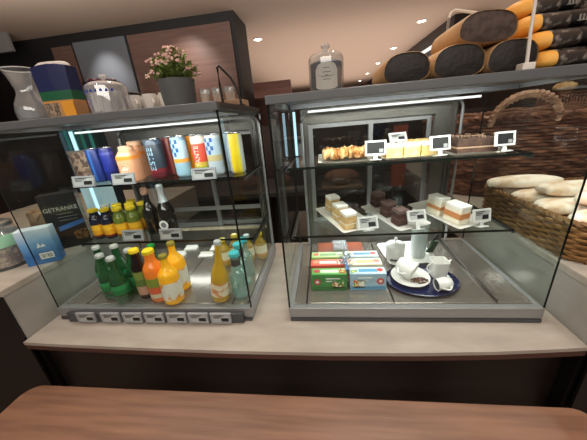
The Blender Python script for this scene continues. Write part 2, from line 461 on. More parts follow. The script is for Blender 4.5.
# (cake case)
price_tag('black price tag between the strudel and the cream slices', 'price tags in the cake case', .168, .885, U_R+.004, .066, .046, rz=-.05, frame=TAGW, inv=True, foot=.016)
price_tag('white tilted price tag on a stem behind the cream slices', 'price tags in the cake case', .275, .985, U_R+.010, .062, .036, rz=.1, tilt=-.7, frame=TAGW, foot=.045)
price_tag('white framed price tag before the nut topped chocolate cake, cream slice side', 'price tags in the cake case', .366, .885, U_R+.004, .064, .044, rz=.18, frame=TAGW, inv=True, foot=.018)
price_tag('white framed price tag at the wall end of the upper cake shelf', 'price tags in the cake case', .552, .885, U_R+.004, .058, .042, rz=.08, frame=TAGW, inv=True, foot=.018)
price_tag('price tag beside the three vanilla cake cubes', 'price tags in the cake case', .152, .890, M_R+.004, .074, .046, rz=.2, tilt=-.35, frame=TAGW, foot=.006)
price_tag('price tag between the dark cake cubes and the layered cream cakes', 'price tags in the cake case', .322, .885, M_R+.004, .066, .040, rz=.2, tilt=-.4, frame=TAGW, foot=.030)
price_tag('price tag at the end of the middle shelf beside the layered cream cakes', 'price tags in the cake case', .532, .892, M_R+.004, .062, .044, rz=.2, tilt=-.2, frame=TAGW, foot=.018)

# ------------------------------------------------------------------ bottles and cans
def bottle(name, label, cat, x, y, z, r, h, body, cap, lab=None, labz=(.16, .46), neck=.30, sh=(.55, .80), group=None, caph=.07, extra=None, rz=0, capr=None, seg=20):
    t = thing(name, label, cat, (x, y, z), rz, group)
    rn = r*neck
    prof = [(r*.80, 0), (r*.97, .006), (r, .014), (r, h*sh[0])]
    for k in range(1, 7):
        f = k/6; s = (1-math.cos(f*PI))/2
        prof.append((r+(rn-r)*s, h*(sh[0]+(sh[1]-sh[0])*f)))
    prof += [(rn, h*(1-caph)-.001), (rn*1.0, h-.003)]
    MB().lathe(prof, seg=seg).build('bottle_body', body, t, True)
    cr = capr or rn*1.18
    MB().lathe([(cr, h*(1-caph)), (cr, h-.003), (cr*.85, h)], seg=16).build('cap', cap, t, True)
    if lab:
        MB().lathe([(r+.0007, h*labz[0]), (r+.0007, h*labz[1])], seg=seg, cap=False).build('paper_label', lab, t, True)
    if extra: extra(t)
    return t
GREENG = tint_glass('green_bottle_glass', '#5fb884', '#1c6b3a', .50, .10)
DARKG = tint_glass('dark_bottle_glass', '#2a1a10', '#0d0a09', .85, .08)
WCAP = pm('silver_white_cap', '#c8ccc9', .35, .3)
YCAP = pm('yellow_cap', '#f0d020', .35)
GCAP = pm('gold_cap', '#a8973c', .35, .4)
GRCAP = pm('green_cap', '#1f8a3c', .4)
green = [(-.828, .765, 'green glass water bottle, front outermost of its cluster'), (-.764, .742, 'green glass water bottle standing closest to the front pane'),
         (-.742, .803, 'green glass water bottle directly behind the dark yellow capped one'), (-.905, .835, 'green glass water bottle at the back outer side of its cluster'),
         (-.832, .842, 'green glass water bottle at the back middle of its cluster')]
GLAB = bands('green_bottle_label', 'Z', 0, .2, [(0, '#1e7a44'), (.3, '#2f9a5a'), (.4, '#1c6c3c')])
for x, y, lb in green:
    bottle('water_bottle', lb, 'bottle', x, y, FL, .030, .184, GREENG, WCAP, GLAB, (.22, .42), .42, (.42, .80), 'green water bottles on the case floor')
bottle('water_bottle', 'green bottle with a green cap behind the orange juice bottle', 'bottle', -.672, .838, FL, .028, .182, GREENG, GRCAP, None, group=None, neck=.42)
DLAB = bands('olive_juice_label', 'Z', 0, .2, [(0, '#3a2a20'), (.1, '#c79a80'), (.28, '#5f7a3a'), (.42, '#8a9a4a'), (.58, '#2a1814')])
bottle('juice_bottle', 'dark juice bottle with yellow cap beside the green water bottles', 'bottle', -.688, .768, FL, .0265, .20, pm('black_currant_juice', '#1a0c10', .1), YCAP, DLAB, (.06, .6), .55, (.62, .84))
OLAB = bands('orange_juice_label', 'Z', 0, .2, [(0, '#e07a4a'), (.10, '#d8d0b0'), (.18, '#e0653f'), (.32, '#8a9a3a'), (.52, '#c0b060')])
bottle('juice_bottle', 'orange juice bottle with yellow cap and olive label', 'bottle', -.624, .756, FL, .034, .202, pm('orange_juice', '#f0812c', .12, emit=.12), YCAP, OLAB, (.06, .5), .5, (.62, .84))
YLAB = pm('white_fruit_label', '#e9e6da', .5, noise=('#f0a020', 30, (1, 1, .8), (.55, .6)))
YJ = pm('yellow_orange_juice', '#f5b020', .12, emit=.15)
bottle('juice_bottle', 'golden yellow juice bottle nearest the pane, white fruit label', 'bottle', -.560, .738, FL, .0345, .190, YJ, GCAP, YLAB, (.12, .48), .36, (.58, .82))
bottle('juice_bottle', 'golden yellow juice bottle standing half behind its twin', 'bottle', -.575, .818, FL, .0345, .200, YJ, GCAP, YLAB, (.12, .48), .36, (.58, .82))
LEM = tint_glass('lemonade_glass', '#f2d060', '#e8c030', .60, .08)
LLAB = pm('lemonade_label', '#e8dcc0', .5, noise=('#d89060', 40, (1, 1, 1), (.5, .6)))
bottle('lemonade_bottle', 'tall slim yellow lemonade bottle with white cap and long neck', 'bottle', -.386, .742, FL+.004, .031, .232, LEM, WCAP, LLAB, (.12, .34), .34, (.36, .78), caph=.06).rotation_euler = (0, .13, 0)
TQ = tint_glass('aqua_bottle_glass', '#d6ebe6', '#aed2cb', .32, .10)
TCAP = pm('turquoise_cap', '#46b8c0', .4)
def aqua_print(t):
    mb = MB()
    for k in range(9):
        a = -PI/2+random.uniform(-.7, .7); z = random.uniform(.02, .09); r = .0305
        b = a+random.uniform(-.3, .3)
        mb.tube([(r*math.cos(a), r*math.sin(a), z), (r*math.cos((a+b)/2), r*math.sin((a+b)/2), z+.012), (r*math.cos(b), r*math.sin(b), z+.022)], .0009, 4)
    mb.build('leaf_print', pm('aqua_print_green', '#2f7a70', .5), t)
def neck_band(t): MB().lathe([(.0168, .128), (.0168, .152)], seg=16, cap=False).build('neck_band', ALUD, t, True); aqua_print(t)
bottle('water_bottle', 'pale turquoise bottle with turquoise cap beside the tall lemonade', 'bottle', -.318, .768, FL, .030, .178, TQ, TCAP, None, neck=.5, sh=(.50, .72), extra=neck_band, caph=.09, capr=.0185, group='turquoise bottles')
bottle('water_bottle', 'pale turquoise bottle in the middle of the turquoise file', 'bottle', -.326, .836, FL, .030, .178, TQ, TCAP, None, neck=.5, sh=(.50, .72), extra=neck_band, caph=.09, capr=.0185, group='turquoise bottles')
bottle('water_bottle', 'pale turquoise bottle at the back of the turquoise file', 'bottle', -.330, .905, FL, .029, .165, TQ, TCAP, None, neck=.5, sh=(.50, .72), caph=.09, capr=.0180, group='turquoise bottles')
YB = tint_glass('yellow_bottle_glass', '#e8d070', '#d8b030', .55, .08)
YBL = bands('yellow_back_label', 'Z', 0, .13, [(0, '#c89030'), (.25, '#e8e0c0'), (.55, '#d8a840')])
for x, y, lb in ((-.300, 1.045, 'small yellow bottle in the far corner beside the case side glass'), (-.352, 1.02, 'small yellow bottle behind the turquoise file of bottles'),
                 (-.412, 1.03, 'small yellow bottle behind the lemonade, middle of the back row'), (-.452, .99, 'small yellow bottle in the back row nearest the white cards')):
    bottle('lemonade_bottle', lb, 'bottle', x, y, FL, .0265, .128, YB, YCAP if x != -.352 else WCAP, YBL, (.18, .55), .45, (.58, .82), 'small yellow bottles at the back', caph=.1)
# white cards lying on the floor of the drinks case
for x, y, lb in ((-.735, 1.085, 'white card lying on the case floor, front one of the near pair'), (-.700, 1.150, 'white card lying on the case floor, back one of the near pair'),
                 (-.585, 1.07, 'white card lying behind the lemonade, front one of its pair'), (-.555, 1.14, 'white card lying behind the lemonade, back one of its pair')):
    t = thing('price_card', lb, 'card', (x, y, FL), .05, 'white cards on the case floor')
    MB().bb(-.034, .034, -.016, .016, 0, .006).build('holder', PAPER, t)
    MB().box((0, .012, .010), (.062, .003, .014), (-.5, 0, 0)).build('upright_strip', PAPER, t)

# middle shelf
NAVY = pm('navy_small_bottle', '#141a30', .12, coat=.4); OLIVE = pm('olive_small_bottle', '#6d7a28', .12, coat=.4)
ORL = bands('amber_label', 'Z', 0, .13, [(0, '#7a2f14'), (.16, '#e0a020'), (.32, '#f0b828'), (.48, '#c98a1c')])
rows = [(-.955, .930, NAVY, YCAP, 'small navy bottle with yellow cap, at the outer end of the front row'), (-.903, .930, NAVY, YCAP, 'small navy bottle with yellow cap, next to the olive bottles'),
        (-.850, .935, OLIVE, YCAP, 'small olive bottle with yellow cap, front row beside the navy pair'), (-.797, .945, OLIVE, YCAP, 'small olive bottle with yellow cap beside the dark wine bottle'),
        (-.948, .988, NAVY, WCAP, 'small navy bottle with a white cap among yellow caps'), (-.893, .988, OLIVE, YCAP, 'small olive bottle behind the inner navy bottle'),
        (-.838, .994, OLIVE, YCAP, 'small olive bottle in the second row, middle'), (-.785, 1.002, OLIVE, YCAP, 'small olive bottle in the second row by the wine'),
        (-.868, 1.046, OLIVE, YCAP, 'small olive bottle alone in the back row')]
for x, y, b, c, lb in rows:
    bottle('juice_bottle', lb, 'bottle', x, y, M_L, .0255, .130, b, c, ORL, (.10, .50), .62, (.62, .84), 'small yellow capped bottles on the middle shelf', caph=.10)
bottle('wine_bottle', 'dark brown small wine bottle with pale capsule on the middle shelf', 'bottle', -.728, .962, M_L, .029, .198, DARKG, pm('pale_capsule', '#b98d78', .4), None, neck=.40, sh=(.48, .75), caph=.14)
def foil(t): 
    MB().lathe([(.0245, .122), (.018, .140), (.0125, .160), (.0115, .185), (.0135, .19), (.0135, .207), (.008, .211)], seg=18).build('foil', pm('silver_foil', '#c8ccd2', .3, .35, bump=(180, .6)), t, True)
    o = MB().lathe([(0, 0), (.019, 0), (.019, .001), (0, .0012)], (0, -.0345, .052), 20, (PI/2, 0, 0), cap=False).build('round_label', WHITE, t)
    MB().lathe([(0, 0), (.0115, 0), (0, .0006)], (0, -.0356, .052), 16, (PI/2, 0, 0), cap=False).build('crest', pm('grey_crest', '#6d6f74', .5), o)
bottle('wine_bottle', 'black sparkling wine bottle with silver foil neck and round label', 'bottle', -.646, .945, M_L, .034, .209, DARKG, ALU, None, neck=.32, sh=(.45, .80), extra=foil)

# upper shelf: cans
def can(label, x, y, r, h, mat, z=U_L, txt=None, txc='#e8f0f4', tsz=.02, group='drink cans on the upper shelf', ang=-PI/2):
    t = thing('drink_can', label, 'can', (x, y, z), 0, group)
    MB().lathe([(r*.80, 0), (r*.98, .006), (r, .010), (r, h-.012), (r*.88, h-.003)], seg=24).build('can_body', mat, t, True)
    l = MB().lathe([(r*.88, h-.003), (r*.90, h), (r*.82, h), (r*.80, h-.004), (0, h-.004)], seg=24, cap=False).build('lid', pm('can_lid', '#c2c5c8', .25, .9), t, True)
    MB().box((0, -r*.2, h-.002), (r*.35, r*.7, .0015)).build('pull_tab', ALU, l)
    if txt:
        rr = r+.0006
        # vertical word: text x runs up the can
        lettering('lettering', txt, tsz, pm('can_print_'+txc.strip('#'), txc, .4), t,
                  lambda u, v: Vector((rr*math.cos(ang+(-v)/rr), rr*math.sin(ang+(-v)/rr), h*.5+u)))
    return t
# pouch
t = thing('drink_pouch', 'brown grey patterned pouch at the outer end of the upper shelf', 'pouch', (-.952, .955, U_L))
rg = []
for k in range(9):
    f = k/8; d = .016*math.sin(PI*min(1, .25+f*.75))+.0015
    rg.append([(x, y*d, .118*f) for x, y in ((-.044, 0), (-.03, -.7), (0, -1), (.03, -.7), (.044, 0), (.03, .7), (0, 1), (.03*-1, .7))])
MB().loft(rg).build('pouch_body', blotch('pouch_print', ['#3a2d28', '#6a5448', '#8f7a6a', '#4f3d34'], 34), t, True)
MB().bb(-.044, .044, -.002, .002, .112, .124).build('seal_strip', pm('pouch_seal', '#6d625c', .4), t)
can('royal blue slim can beside the brown pouch', -.878, .945, .0245, .128, bands('can_blue_a', 'X', -.0245, .0245, [(0, '#7488a8'), (.18, '#1c3a7c'), (.45, '#3060a4'), (.62, '#172c70')]), txt=None)
can('deep blue slim can between another blue can and the grey can', -.826, .950, .0245, .128, bands('can_blue_b', 'Z', 0, .128, [(0, '#18246e'), (.3, '#1c2b86'), (.78, '#44489a'), (.86, '#1a2474')]), txt=None)
can('dull grey blue can between the blue cans and the peach bottle', -.800, 1.005, .0215, .124, pm('can_greyblue', '#56657a', .35, .4))
# peach bottles
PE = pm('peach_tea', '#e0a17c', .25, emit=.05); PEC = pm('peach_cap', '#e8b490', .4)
PEL = pm('peach_print', '#b87450', .5)
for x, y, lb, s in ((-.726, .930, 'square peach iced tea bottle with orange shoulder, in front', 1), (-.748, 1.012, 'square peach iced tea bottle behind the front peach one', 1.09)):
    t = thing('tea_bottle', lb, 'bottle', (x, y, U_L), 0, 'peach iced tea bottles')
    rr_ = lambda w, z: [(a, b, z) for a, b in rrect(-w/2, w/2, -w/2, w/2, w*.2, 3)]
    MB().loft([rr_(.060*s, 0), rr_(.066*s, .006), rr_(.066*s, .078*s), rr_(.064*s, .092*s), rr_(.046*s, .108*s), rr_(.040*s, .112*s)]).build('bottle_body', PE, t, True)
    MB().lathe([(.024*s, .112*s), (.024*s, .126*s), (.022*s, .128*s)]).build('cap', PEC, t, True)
    MB().loft([rr_(.0672*s, .080*s), rr_(.0655*s, .093*s)], cap=False).build('shoulder_band', pm('orange_band', '#ee8a30', .4), t)
    mb = MB()
    for rad, zz in ((.018, .045), (.010, .045)):
        mb.tube([(rad*math.cos(a*PI/9)*s, -.0338*s, zz*s+rad*math.sin(a*PI/9)*s) for a in range(18)], .0010, 4, True)
    for k in range(5): mb.bb(-.012*s+.005*k, -.009*s+.005*k, -.0345*s, -.0332*s, (.040+.002*(k % 2))*s, (.050+.002*(k % 3))*s)
    mb.build('front_print', pm('cream_print', '#f2ddc8', .5), t)
can('dark slate can with pale blue vertical lettering', -.628, .950, .0312, .144, bands('can_slate', 'Z', 0, .144, [(0, '#5a1a24'), (.16, '#7a1f2a'), (.26, '#2a3440'), (.86, '#48566a')]), txt='EISTEE', txc='#a9d4ea', tsz=.030)
can('maroon can tucked behind the dark slate lettered can', -.613, 1.022, .0285, .144, bands('can_maroon', 'X', -.0285, .0285, [(0, '#5a1420'), (.45, '#7a2430'), (.66, '#a8584a'), (.8, '#8a3a24')]))
def checks(cols, r, h):
    def f(t):
        mb = MB()
        for i in range(4):
            for k in range(3):
                a = -PI/2-.55+.36*k
                z = h*(.52+.1*i)
                if (i+k) % 2: 
                    rr = r+.0008; da = .17
                    mb.face([(rr*math.cos(a-da), rr*math.sin(a-da), z), (rr*math.cos(a+da), rr*math.sin(a+da), z), (rr*math.cos(a+da), rr*math.sin(a+da), z+h*.1), (rr*math.cos(a-da), rr*math.sin(a-da), z+h*.1)])
        mb.build('check_print', pm('check_blue', cols, .4), t)
    return f
c = can('light blue can with dark blue checks beside the orange can', -.528, .950, .028, .146, bands('can_lb', 'Z', 0, .146, [(0, '#8fb4c8'), (.36, '#e09a3c'), (.46, '#a8c8d8'), (.9, '#8aa8c0')])); checks('#2a5a9a', .028, .146)(c)
can('bright orange can behind the blue checked can', -.506, 1.014, .028, .144, bands('can_or', 'X', -.028, .028, [(0, '#d07a1c'), (.3, '#f29a24'), (.75, '#f0b040')]))
can('red can with white vertical lettering and green foot', -.453, .952, .0262, .143, bands('can_red', 'Z', 0, .143, [(0, '#7a9a34'), (.22, '#c8b040'), (.34, '#d8503c'), (.8, '#e8d8c8')]), txt='FANTE', txc='#f6ece4', tsz=.024)
c = can('silver can with blue checks, right of the red can', -.396, .948, .0282, .143, bands('can_sv', 'Z', 0, .143, [(0, '#b0bcc8'), (.35, '#b8a878'), (.5, '#a8bac8'), (.9, '#c8ccd0')])); checks('#3a6aa8', .0282, .143)(c)
can('silver blue can with an olive stripe behind the yellow can', -.366, 1.010, .027, .143, bands('can_sb', 'X', -.027, .027, [(0, '#8a8440'), (.3, '#a8b8c4'), (.7, '#7a9ab8')]))
can('yellow can with a silver flank at the inner end of the shelf', -.318, .958, .0282, .141, bands('can_ye', 'X', -.0282, .0282, [(0, '#a8b4bc'), (.28, '#e8c820'), (.72, '#f2dc3c'), (.88, '#c8ccc8')]))
# teal carton and pale blue carton seen behind
t = thing('carton', 'teal striped carton standing behind the drinks case on the counter', 'carton', (-1.25, 1.32, RZ_L))
MB().bb(-.10, .10, -.03, .03, 0, .50).build('box', bands('teal_stripes', 'X', -.1, .1, [(0, '#123a48'), (.12, '#2a8a94'), (.22, '#123a48'), (.34, '#58b8b4'), (.42, '#16505a'), (.56, '#2a8a80'), (.66, '#123a48'), (.8, '#3a9a9a'), (.9, '#102a34')]), t)
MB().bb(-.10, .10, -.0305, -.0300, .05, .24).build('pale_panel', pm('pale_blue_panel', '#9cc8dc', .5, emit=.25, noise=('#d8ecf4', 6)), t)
MB().bb(-.101, .101, -.031, .031, .50, .506).build('lid', DARK, t)

# ------------------------------------------------------------------ things on the left counter
BLUEC = None
t = thing('carton', 'blue and white upright carton beside the drinks case', 'carton', (-1.088, .795, RZ_L), .53)
W_, D_, H_ = .104, .05, .140
m_, nt, ou = base_mat('blue_fade_print'); N = nt.nodes; L = nt.links
b = N.new('ShaderNodeBsdfPrincipled'); b.inputs['Roughness'].default_value = .4; L.new(b.outputs[0], ou.inputs[0])
tc = N.new('ShaderNodeTexCoord'); sx = N.new('ShaderNodeSeparateXYZ'); L.new(tc.outputs['Object'], sx.inputs[0])
mr = N.new('ShaderNodeMapRange'); mr.inputs['From Max'].default_value = H_; L.new(sx.outputs[2], mr.inputs['Value'])
cr = N.new('ShaderNodeValToRGB'); L.new(mr.outputs[0], cr.inputs[0])
cr.color_ramp.elements[0].color = lin('#2c6aa8'); cr.color_ramp.elements[1].color = lin('#c8d8e4')
e = cr.color_ramp.elements.new(.25); e.color = lin('#2a5f9c'); e = cr.color_ramp.elements.new(.6); e.color = lin('#6a9cc8')
L.new(cr.outputs[0], b.inputs['Base Color'])
MB().bb(-W_/2, W_/2, -D_/2, D_/2, 0, H_).build('box', m_, t, bevel=.002)
MB().bb(-.006, .036, -D_/2-.0008, -D_/2, .020, .044).build('code_label', PAPER, t)
mb = MB()
for k in range(9): mb.bb(-.002+.004*k, -.002+.004*k+random.choice((.001, .002)), -D_/2-.0012, -D_/2-.0008, .024, .040)
mb.build('bar_code', INK, t)
mb = MB(); mb.face([(-.004, -D_/2-.001, .066), (.010, -D_/2-.001, .070), (.004, -D_/2-.001, .088)]); mb.face([(.008, -D_/2-.001, .068), (.024, -D_/2-.001, .070), (.016, -D_/2-.001, .082)])
mb.build('emblem', PAPER, t)
# dark box with GETRÄNKE
t = thing('carton', 'black carton with white lettering and blue band behind the blue one', 'carton', (-1.105, .945, RZ_L), .60)
W_, D_, H_ = .125, .06, .235
MB().bb(-W_/2, W_/2, -D_/2, D_/2, 0, H_).build('box', pm('black_carton', '#15161a', .35), t, bevel=.001)
fy = -D_/2-.0007
lettering('lettering', 'GETRÄNKE', .0225, pm('white_print', '#b4b4b0', .5), t, lambda u, v: Vector((u, fy, .172+v)))
mb = MB()
for k, wd in enumerate((.07, .085, .08)): mb.bb(-.02, -.02+wd*.8, fy-.0002, fy, .150-.014*k, .152-.014*k)
mb.build('small_print', pm('grey_print', '#8a8a88', .5), t)
MB().face([(-.03, fy, .098), (W_/2, fy, .118), (W_/2, fy, .100), (-.03, fy, .078)]).build('blue_band', pm('band_blue', '#3a6aa8', .4), t)
MB().bb(.012, .060, fy-.0002, fy, .03, .072).build('food_picture', blotch('food_print', ['#1a1512', '#5a3a24', '#a8763c', '#302018'], 90), t)
MB().bb(W_/2, W_/2+.0006, -D_/2, D_/2, 0.02, H_-.01).build('side_picture', blotch('side_print', ['#b8aca4', '#c05a48', '#d8cfc4', '#6a7a5a', '#e0d8d0'], 55), t)
# glass jar with biscuits
t = thing('storage_jar', 'large glass jar of brown biscuits with pale green lid label', 'jar', (-1.235, .775, RZ_L))
MB().lathe([(.060, .0), (.066, .006), (.066, .135), (.058, .15), (.058, .16)], seg=28, cap=False).build('jar_wall', CLEAR, t, True)
MB().lathe([(.061, .004), (.061, .10), (.04, .125), (0, .13)], seg=24).build('filling', pm('biscuit_mix', '#6a5444', .7, noise=('#b09a78', 45, (1, 1, 1), (.45, .6)), bump=(60, .8)), t, True)
MB().lathe([(.0685, .0), (.0685, .012)], seg=28, cap=False).build('base_ring', ALUD, t, True)
MB().lathe([(.060, .158), (.060, .172), (.05, .176), (0, .176)], seg=24).build('lid', pm('jar_lid_steel', '#8d8f8c', .3, .8), t, True)
MB().lathe([(.0668, .085), (.0668, .130)], seg=28, cap=False).build('paper_label', pm('pale_green_label', '#9ccfae', .5), t, True)
t = thing('paper_bag', 'crumpled brown paper bag between the glass jar and blue carton', 'paper bag', (-1.225, .935, RZ_L))
rg = []
for k in range(6):
    f = k/5; rg.append([(.05*math.cos(a*PI/6)*(1-.12*f)+random.uniform(-.004, .004), .032*math.sin(a*PI/6)*(1-.1*f)+random.uniform(-.004, .004), .150*f+(random.uniform(-.012, .012) if k == 5 else 0)) for a in range(12)])
MB().loft(rg).build('bag_body', pm('kraft_paper', '#9a8068', .8, noise=('#7a6450', 30)), t)
mb = MB()
for k in range(7): mb.ball((random.uniform(-.03, .03), random.uniform(-.015, .015), .155+random.uniform(0, .008)), (.013, .012, .009), 1, .002)
mb.build('filling', pm('nut_mix', '#8a6a4c', .7), t, True)

# ------------------------------------------------------------------ things on top of the drinks case
TOP = CZ+H+.0006
# carafe
t = thing('carafe', 'clear glass carafe with flared rim beside the navy bag', 'carafe', (-.905, .815, TOP))
MB().lathe([(.040, 0), (.047, .008), (.049, .03), (.044, .055), (.030, .080), (.028, .095), (.034, .125), (.043, .150)], seg=24, cap=False).build('carafe_glass', CLEAR, t, True)
MB().lathe([(.040, .004), (.0455, .012), (.0455, .045), (0, .046)], seg=20).build('ice_filling', tint_glass('ice_clear', '#d8dcde', '#b8bcc0', .45, .15), t)
MB().tube([(.043*math.cos(a*PI/12), .043*math.sin(a*PI/12), .150) for a in range(24)], .0018, 5, True).build('rim', pm('glass_rim', '#c8ccce', .1), t, True)
# navy/green/orange bag
t = thing('gift_bag', 'navy, green and orange flat topped bag on the drinks case', 'bag', (-.775, .800, TOP), .08)
rg = []
for f, w, d in ((0, .090, .050), (.25, .093, .05), (.5, .097, .048), (.8, .102, .044), (1, .106, .04)):
    rg.append([(x*w/2, y*d/2, .140*f+(.006*(1-x*x) if f == 1 else 0)) for x, y in ((-1, -1), (-.5, -1.06), (0, -1.1), (.5, -1.06), (1, -1), (1, 1), (.5, 1), (0, 1), (-.5, 1), (-1, 1))])
MB().loft(rg).build('bag_body', bands('bag_bands', 'Z', 0, .14, [(0, '#b88a5c'), (.30, '#c08a50'), (.36, '#1a5a3c'), (.54, '#1c2450'), (1.2, '#1c2450')]), t)
MB().lathe([(.0525, .1405), (.050, .148), (.04, .153), (0, .155)], seg=20, sy=.36).build('top_lid', pm('white_lid', '#c8c4c0', .5), t, True)
MB().box((.028, -.0282, .024), (.036, .0012, .046), (.02, 0, .0)).build('orange_panel', pm('orange_print', '#e09a2c', .5), t)
MB().box((-.022, -.0278, .026), (.04, .0012, .036), (.02, 0, .0)).build('picture_print', blotch('bag_picture', ['#3a302a', '#8a7a6a', '#54483e', '#a08c74'], 70), t)
# blue lit packets
t = thing('packet', 'black packet with glowing blue front behind the glass dome', 'packet', (-.745, .935, TOP), .1)
MB().bb(-.050, .050, -.025, .025, 0, .115).build('box', bands('packet_bands', 'Z', 0, .115, [(0, '#1a2a8a'), (.22, '#10184a'), (.3, '#2233d0'), (.58, '#0e1430'), (.66, '#14389a'), (.72, '#0c0c12')]), t)
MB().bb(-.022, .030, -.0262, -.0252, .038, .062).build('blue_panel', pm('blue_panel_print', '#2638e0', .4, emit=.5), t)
mb = MB()
for k in range(8): mb.ball((-.04+.011*k, random.uniform(-.01, .01), .115+random.uniform(0, .008)), (.010, .012, .008), 1, .002)
mb.build('ribbon', pm('maroon_ribbon', '#4a1c34', .5), t, True)
# glass domes
def dome(label, x, y, r, h, fill):
    t = thing('glass_dome', label, 'glass dome', (x, y, TOP))
    prof = [(r, .002), (r, h*.68)]
    for k in range(1, 8):
        a = PI/2*k/7; prof.append((r*(.30+.70*math.cos(a)), h*.68+h*.145*math.sin(a)))
    prof.append((0.0, h*.825))
    MB().lathe(prof, seg=28, cap=False).build('dome_glass', DOMEG if fill is fill_pale else CLEAR, t, True)
    MB().lathe([(.004, h*.82), (.006, h*.85), (.004, h*.87), (.010, h*.90), (.012, h*.94), (.009, h*.985), (0, h)], seg=16).build('knob', DOMEG, t, True)
    MB().lathe([(r+.006, 0), (r+.007, .003), (r+.005, .005), (0, .005)], seg=28).build('base_plate', pm('dome_plate', '#a8aaac', .2, .6), t, True)
    fill(t, r, h)
    return t
def fill_pale(t, r, h):
    mb = MB()
    for i in range(13):
        a = i*2.4; q = r*.72*math.sqrt(i/13)
        mb.box((q*math.cos(a), q*math.sin(a), .006+h*.28), (.012, .012, h*.5+random.uniform(-.012, .012)), (random.uniform(-.06, .06), random.uniform(-.06, .06), a))
    mb.build('wafer_sticks', pm('pale_wafer', '#dcdad4', .6, noise=('#9a9a9c', 60, (1, 1, .2))), t)
    mb = MB()
    for i in range(9):
        a = -PI/2-1.1+i*.25
        mb.box(((r+.0006)*math.cos(a), (r+.0006)*math.sin(a), h*.57), (.006, .001, .007), (0, 0, a+PI/2))
    mb.build('blue_marks', pm('blue_print', '#2a40a8', .5), t)
def fill_dark(t, r, h):
    MB().lathe([(r*.90, .006), (r*.90, h*.60), (r*.8, h*.63), (0, h*.63)], seg=24).build('filling', pm('navy_black_filling', '#10141f', .3, noise=('#1c3a66', 8, (1, 1, .3), (.5, .7))), t, True)
    rr = r+.0012; mb = MB(); ring0 = []; pts = []
    n = 10
    for k in range(n):
        u0 = -1+2*k/n; u1 = -1+2*(k+1)/n
        f = lambda u, z: (rr*math.cos(-PI/2+u*.62), rr*math.sin(-PI/2+u*.62), z)
        t0 = h*(.44+.14*math.sqrt(max(0, 1-u0*u0))); t1 = h*(.44+.14*math.sqrt(max(0, 1-u1*u1)))
        b0 = h*(.10-.05*math.sqrt(max(0, 1-u0*u0))); b1 = h*(.10-.05*math.sqrt(max(0, 1-u1*u1)))
        mb.face([f(u0, b0), f(u1, b1), f(u1, t1), f(u0, t0)])
    l = mb.build('arched_label', pm('grey_white_label', '#b4b4ae', .6), t)
    mb = MB(); rr2 = rr+.0006
    for z, wd in ((.30, .30), (.32, .42), (.38, .22), (.24, .2), (.46, .16)):
        mb.face([(rr2*math.cos(-PI/2-wd), rr2*math.sin(-PI/2-wd), h*z), (rr2*math.cos(-PI/2), rr2*math.sin(-PI/2), h*z), (rr2*math.cos(-PI/2+wd), rr2*math.sin(-PI/2+wd), h*z), (rr2*math.cos(-PI/2+wd), rr2*math.sin(-PI/2+wd), h*z+.002), (rr2*math.cos(-PI/2), rr2*math.sin(-PI/2), h*z+.002), (rr2*math.cos(-PI/2-wd), rr2*math.sin(-PI/2-wd), h*z+.002)])
    mb.build('label_print', pm('label_grey', '#77776f', .6), l)
dome('glass dome with knob over pale wafers on the drinks case', -.640, .815, .056, .112, fill_pale)
dome('glass dome jar with dark filling and white arched label on the cake case', .0165, .80, .046, .118, fill_dark)
# plant
t = thing('potted_plant', 'small pink flowering plant in a grey tapered pot', 'plant', (-.405, .795, TOP))
MB().lathe([(.042, 0), (.044, .004), (.050, .072), (.046, .072), (.045, .062), (0, .062)], seg=28).build('pot', pm('slate_grey_pot', '#55585a', .6, noise=('#606365', 12)), t, True)
mb = MB(); mb2 = MB(); mb3 = MB()
def leaf(mb, p, d, s):
    d = d.normalized(); a = d.cross(Vector((0, 0, 1)))
    if a.length < .1: a = Vector((1, 0, 0))
    a.normalize(); up = a.cross(d)
    mb.face([p, p+d*s*.5+a*s*.28+up*s*.08, p+d*s, p+d*s*.5-a*s*.28+up*s*.08])
for i in range(125):
    a = random.uniform(0, 2*PI); el = random.uniform(.15, 1.0)
    tip = Vector(((.078 if math.cos(a) < 0 else .062)*math.cos(a)*math.cos(el*PI/2)*1.08, .055*math.sin(a)*math.cos(el*PI/2), .066+.076*math.sin(el*PI/2)*random.uniform(.75, 1.12)))
    root = Vector((tip.x*.35, tip.y*.35, .062))
    mb3.tube([root, (root+tip)/2+Vector((0, 0, .006)), tip], .0008, 4)
    for k in range(12):
        f = random.uniform(.25, 1.02); p = root+(tip-root)*f
        leaf(mb, p, Vector((random.uniform(-1, 1), random.uniform(-1, 1), random.uniform(-.2, .9))), random.uniform(.010, .018))
    if random.random() < .62:
        for k in range(3):
            mb2.ball(tip+Vector((random.uniform(-.005, .005), random.uniform(-.005, .005), random.uniform(-.003, .005))), (.0042, .0042, .0036), 1, .0008)
mb3.build('stems', pm('stem_green', '#4a5a28', .7), t)
mb.m(0); mb.build('foliage', pm('leaf_green', '#76924a', .6, noise=('#a9bd72', 60)), t, recalc=False)
mb2.build('blossoms', pm('pink_blossom', '#d9a9a4', .6, noise=('#eccfc4', 80)), t)
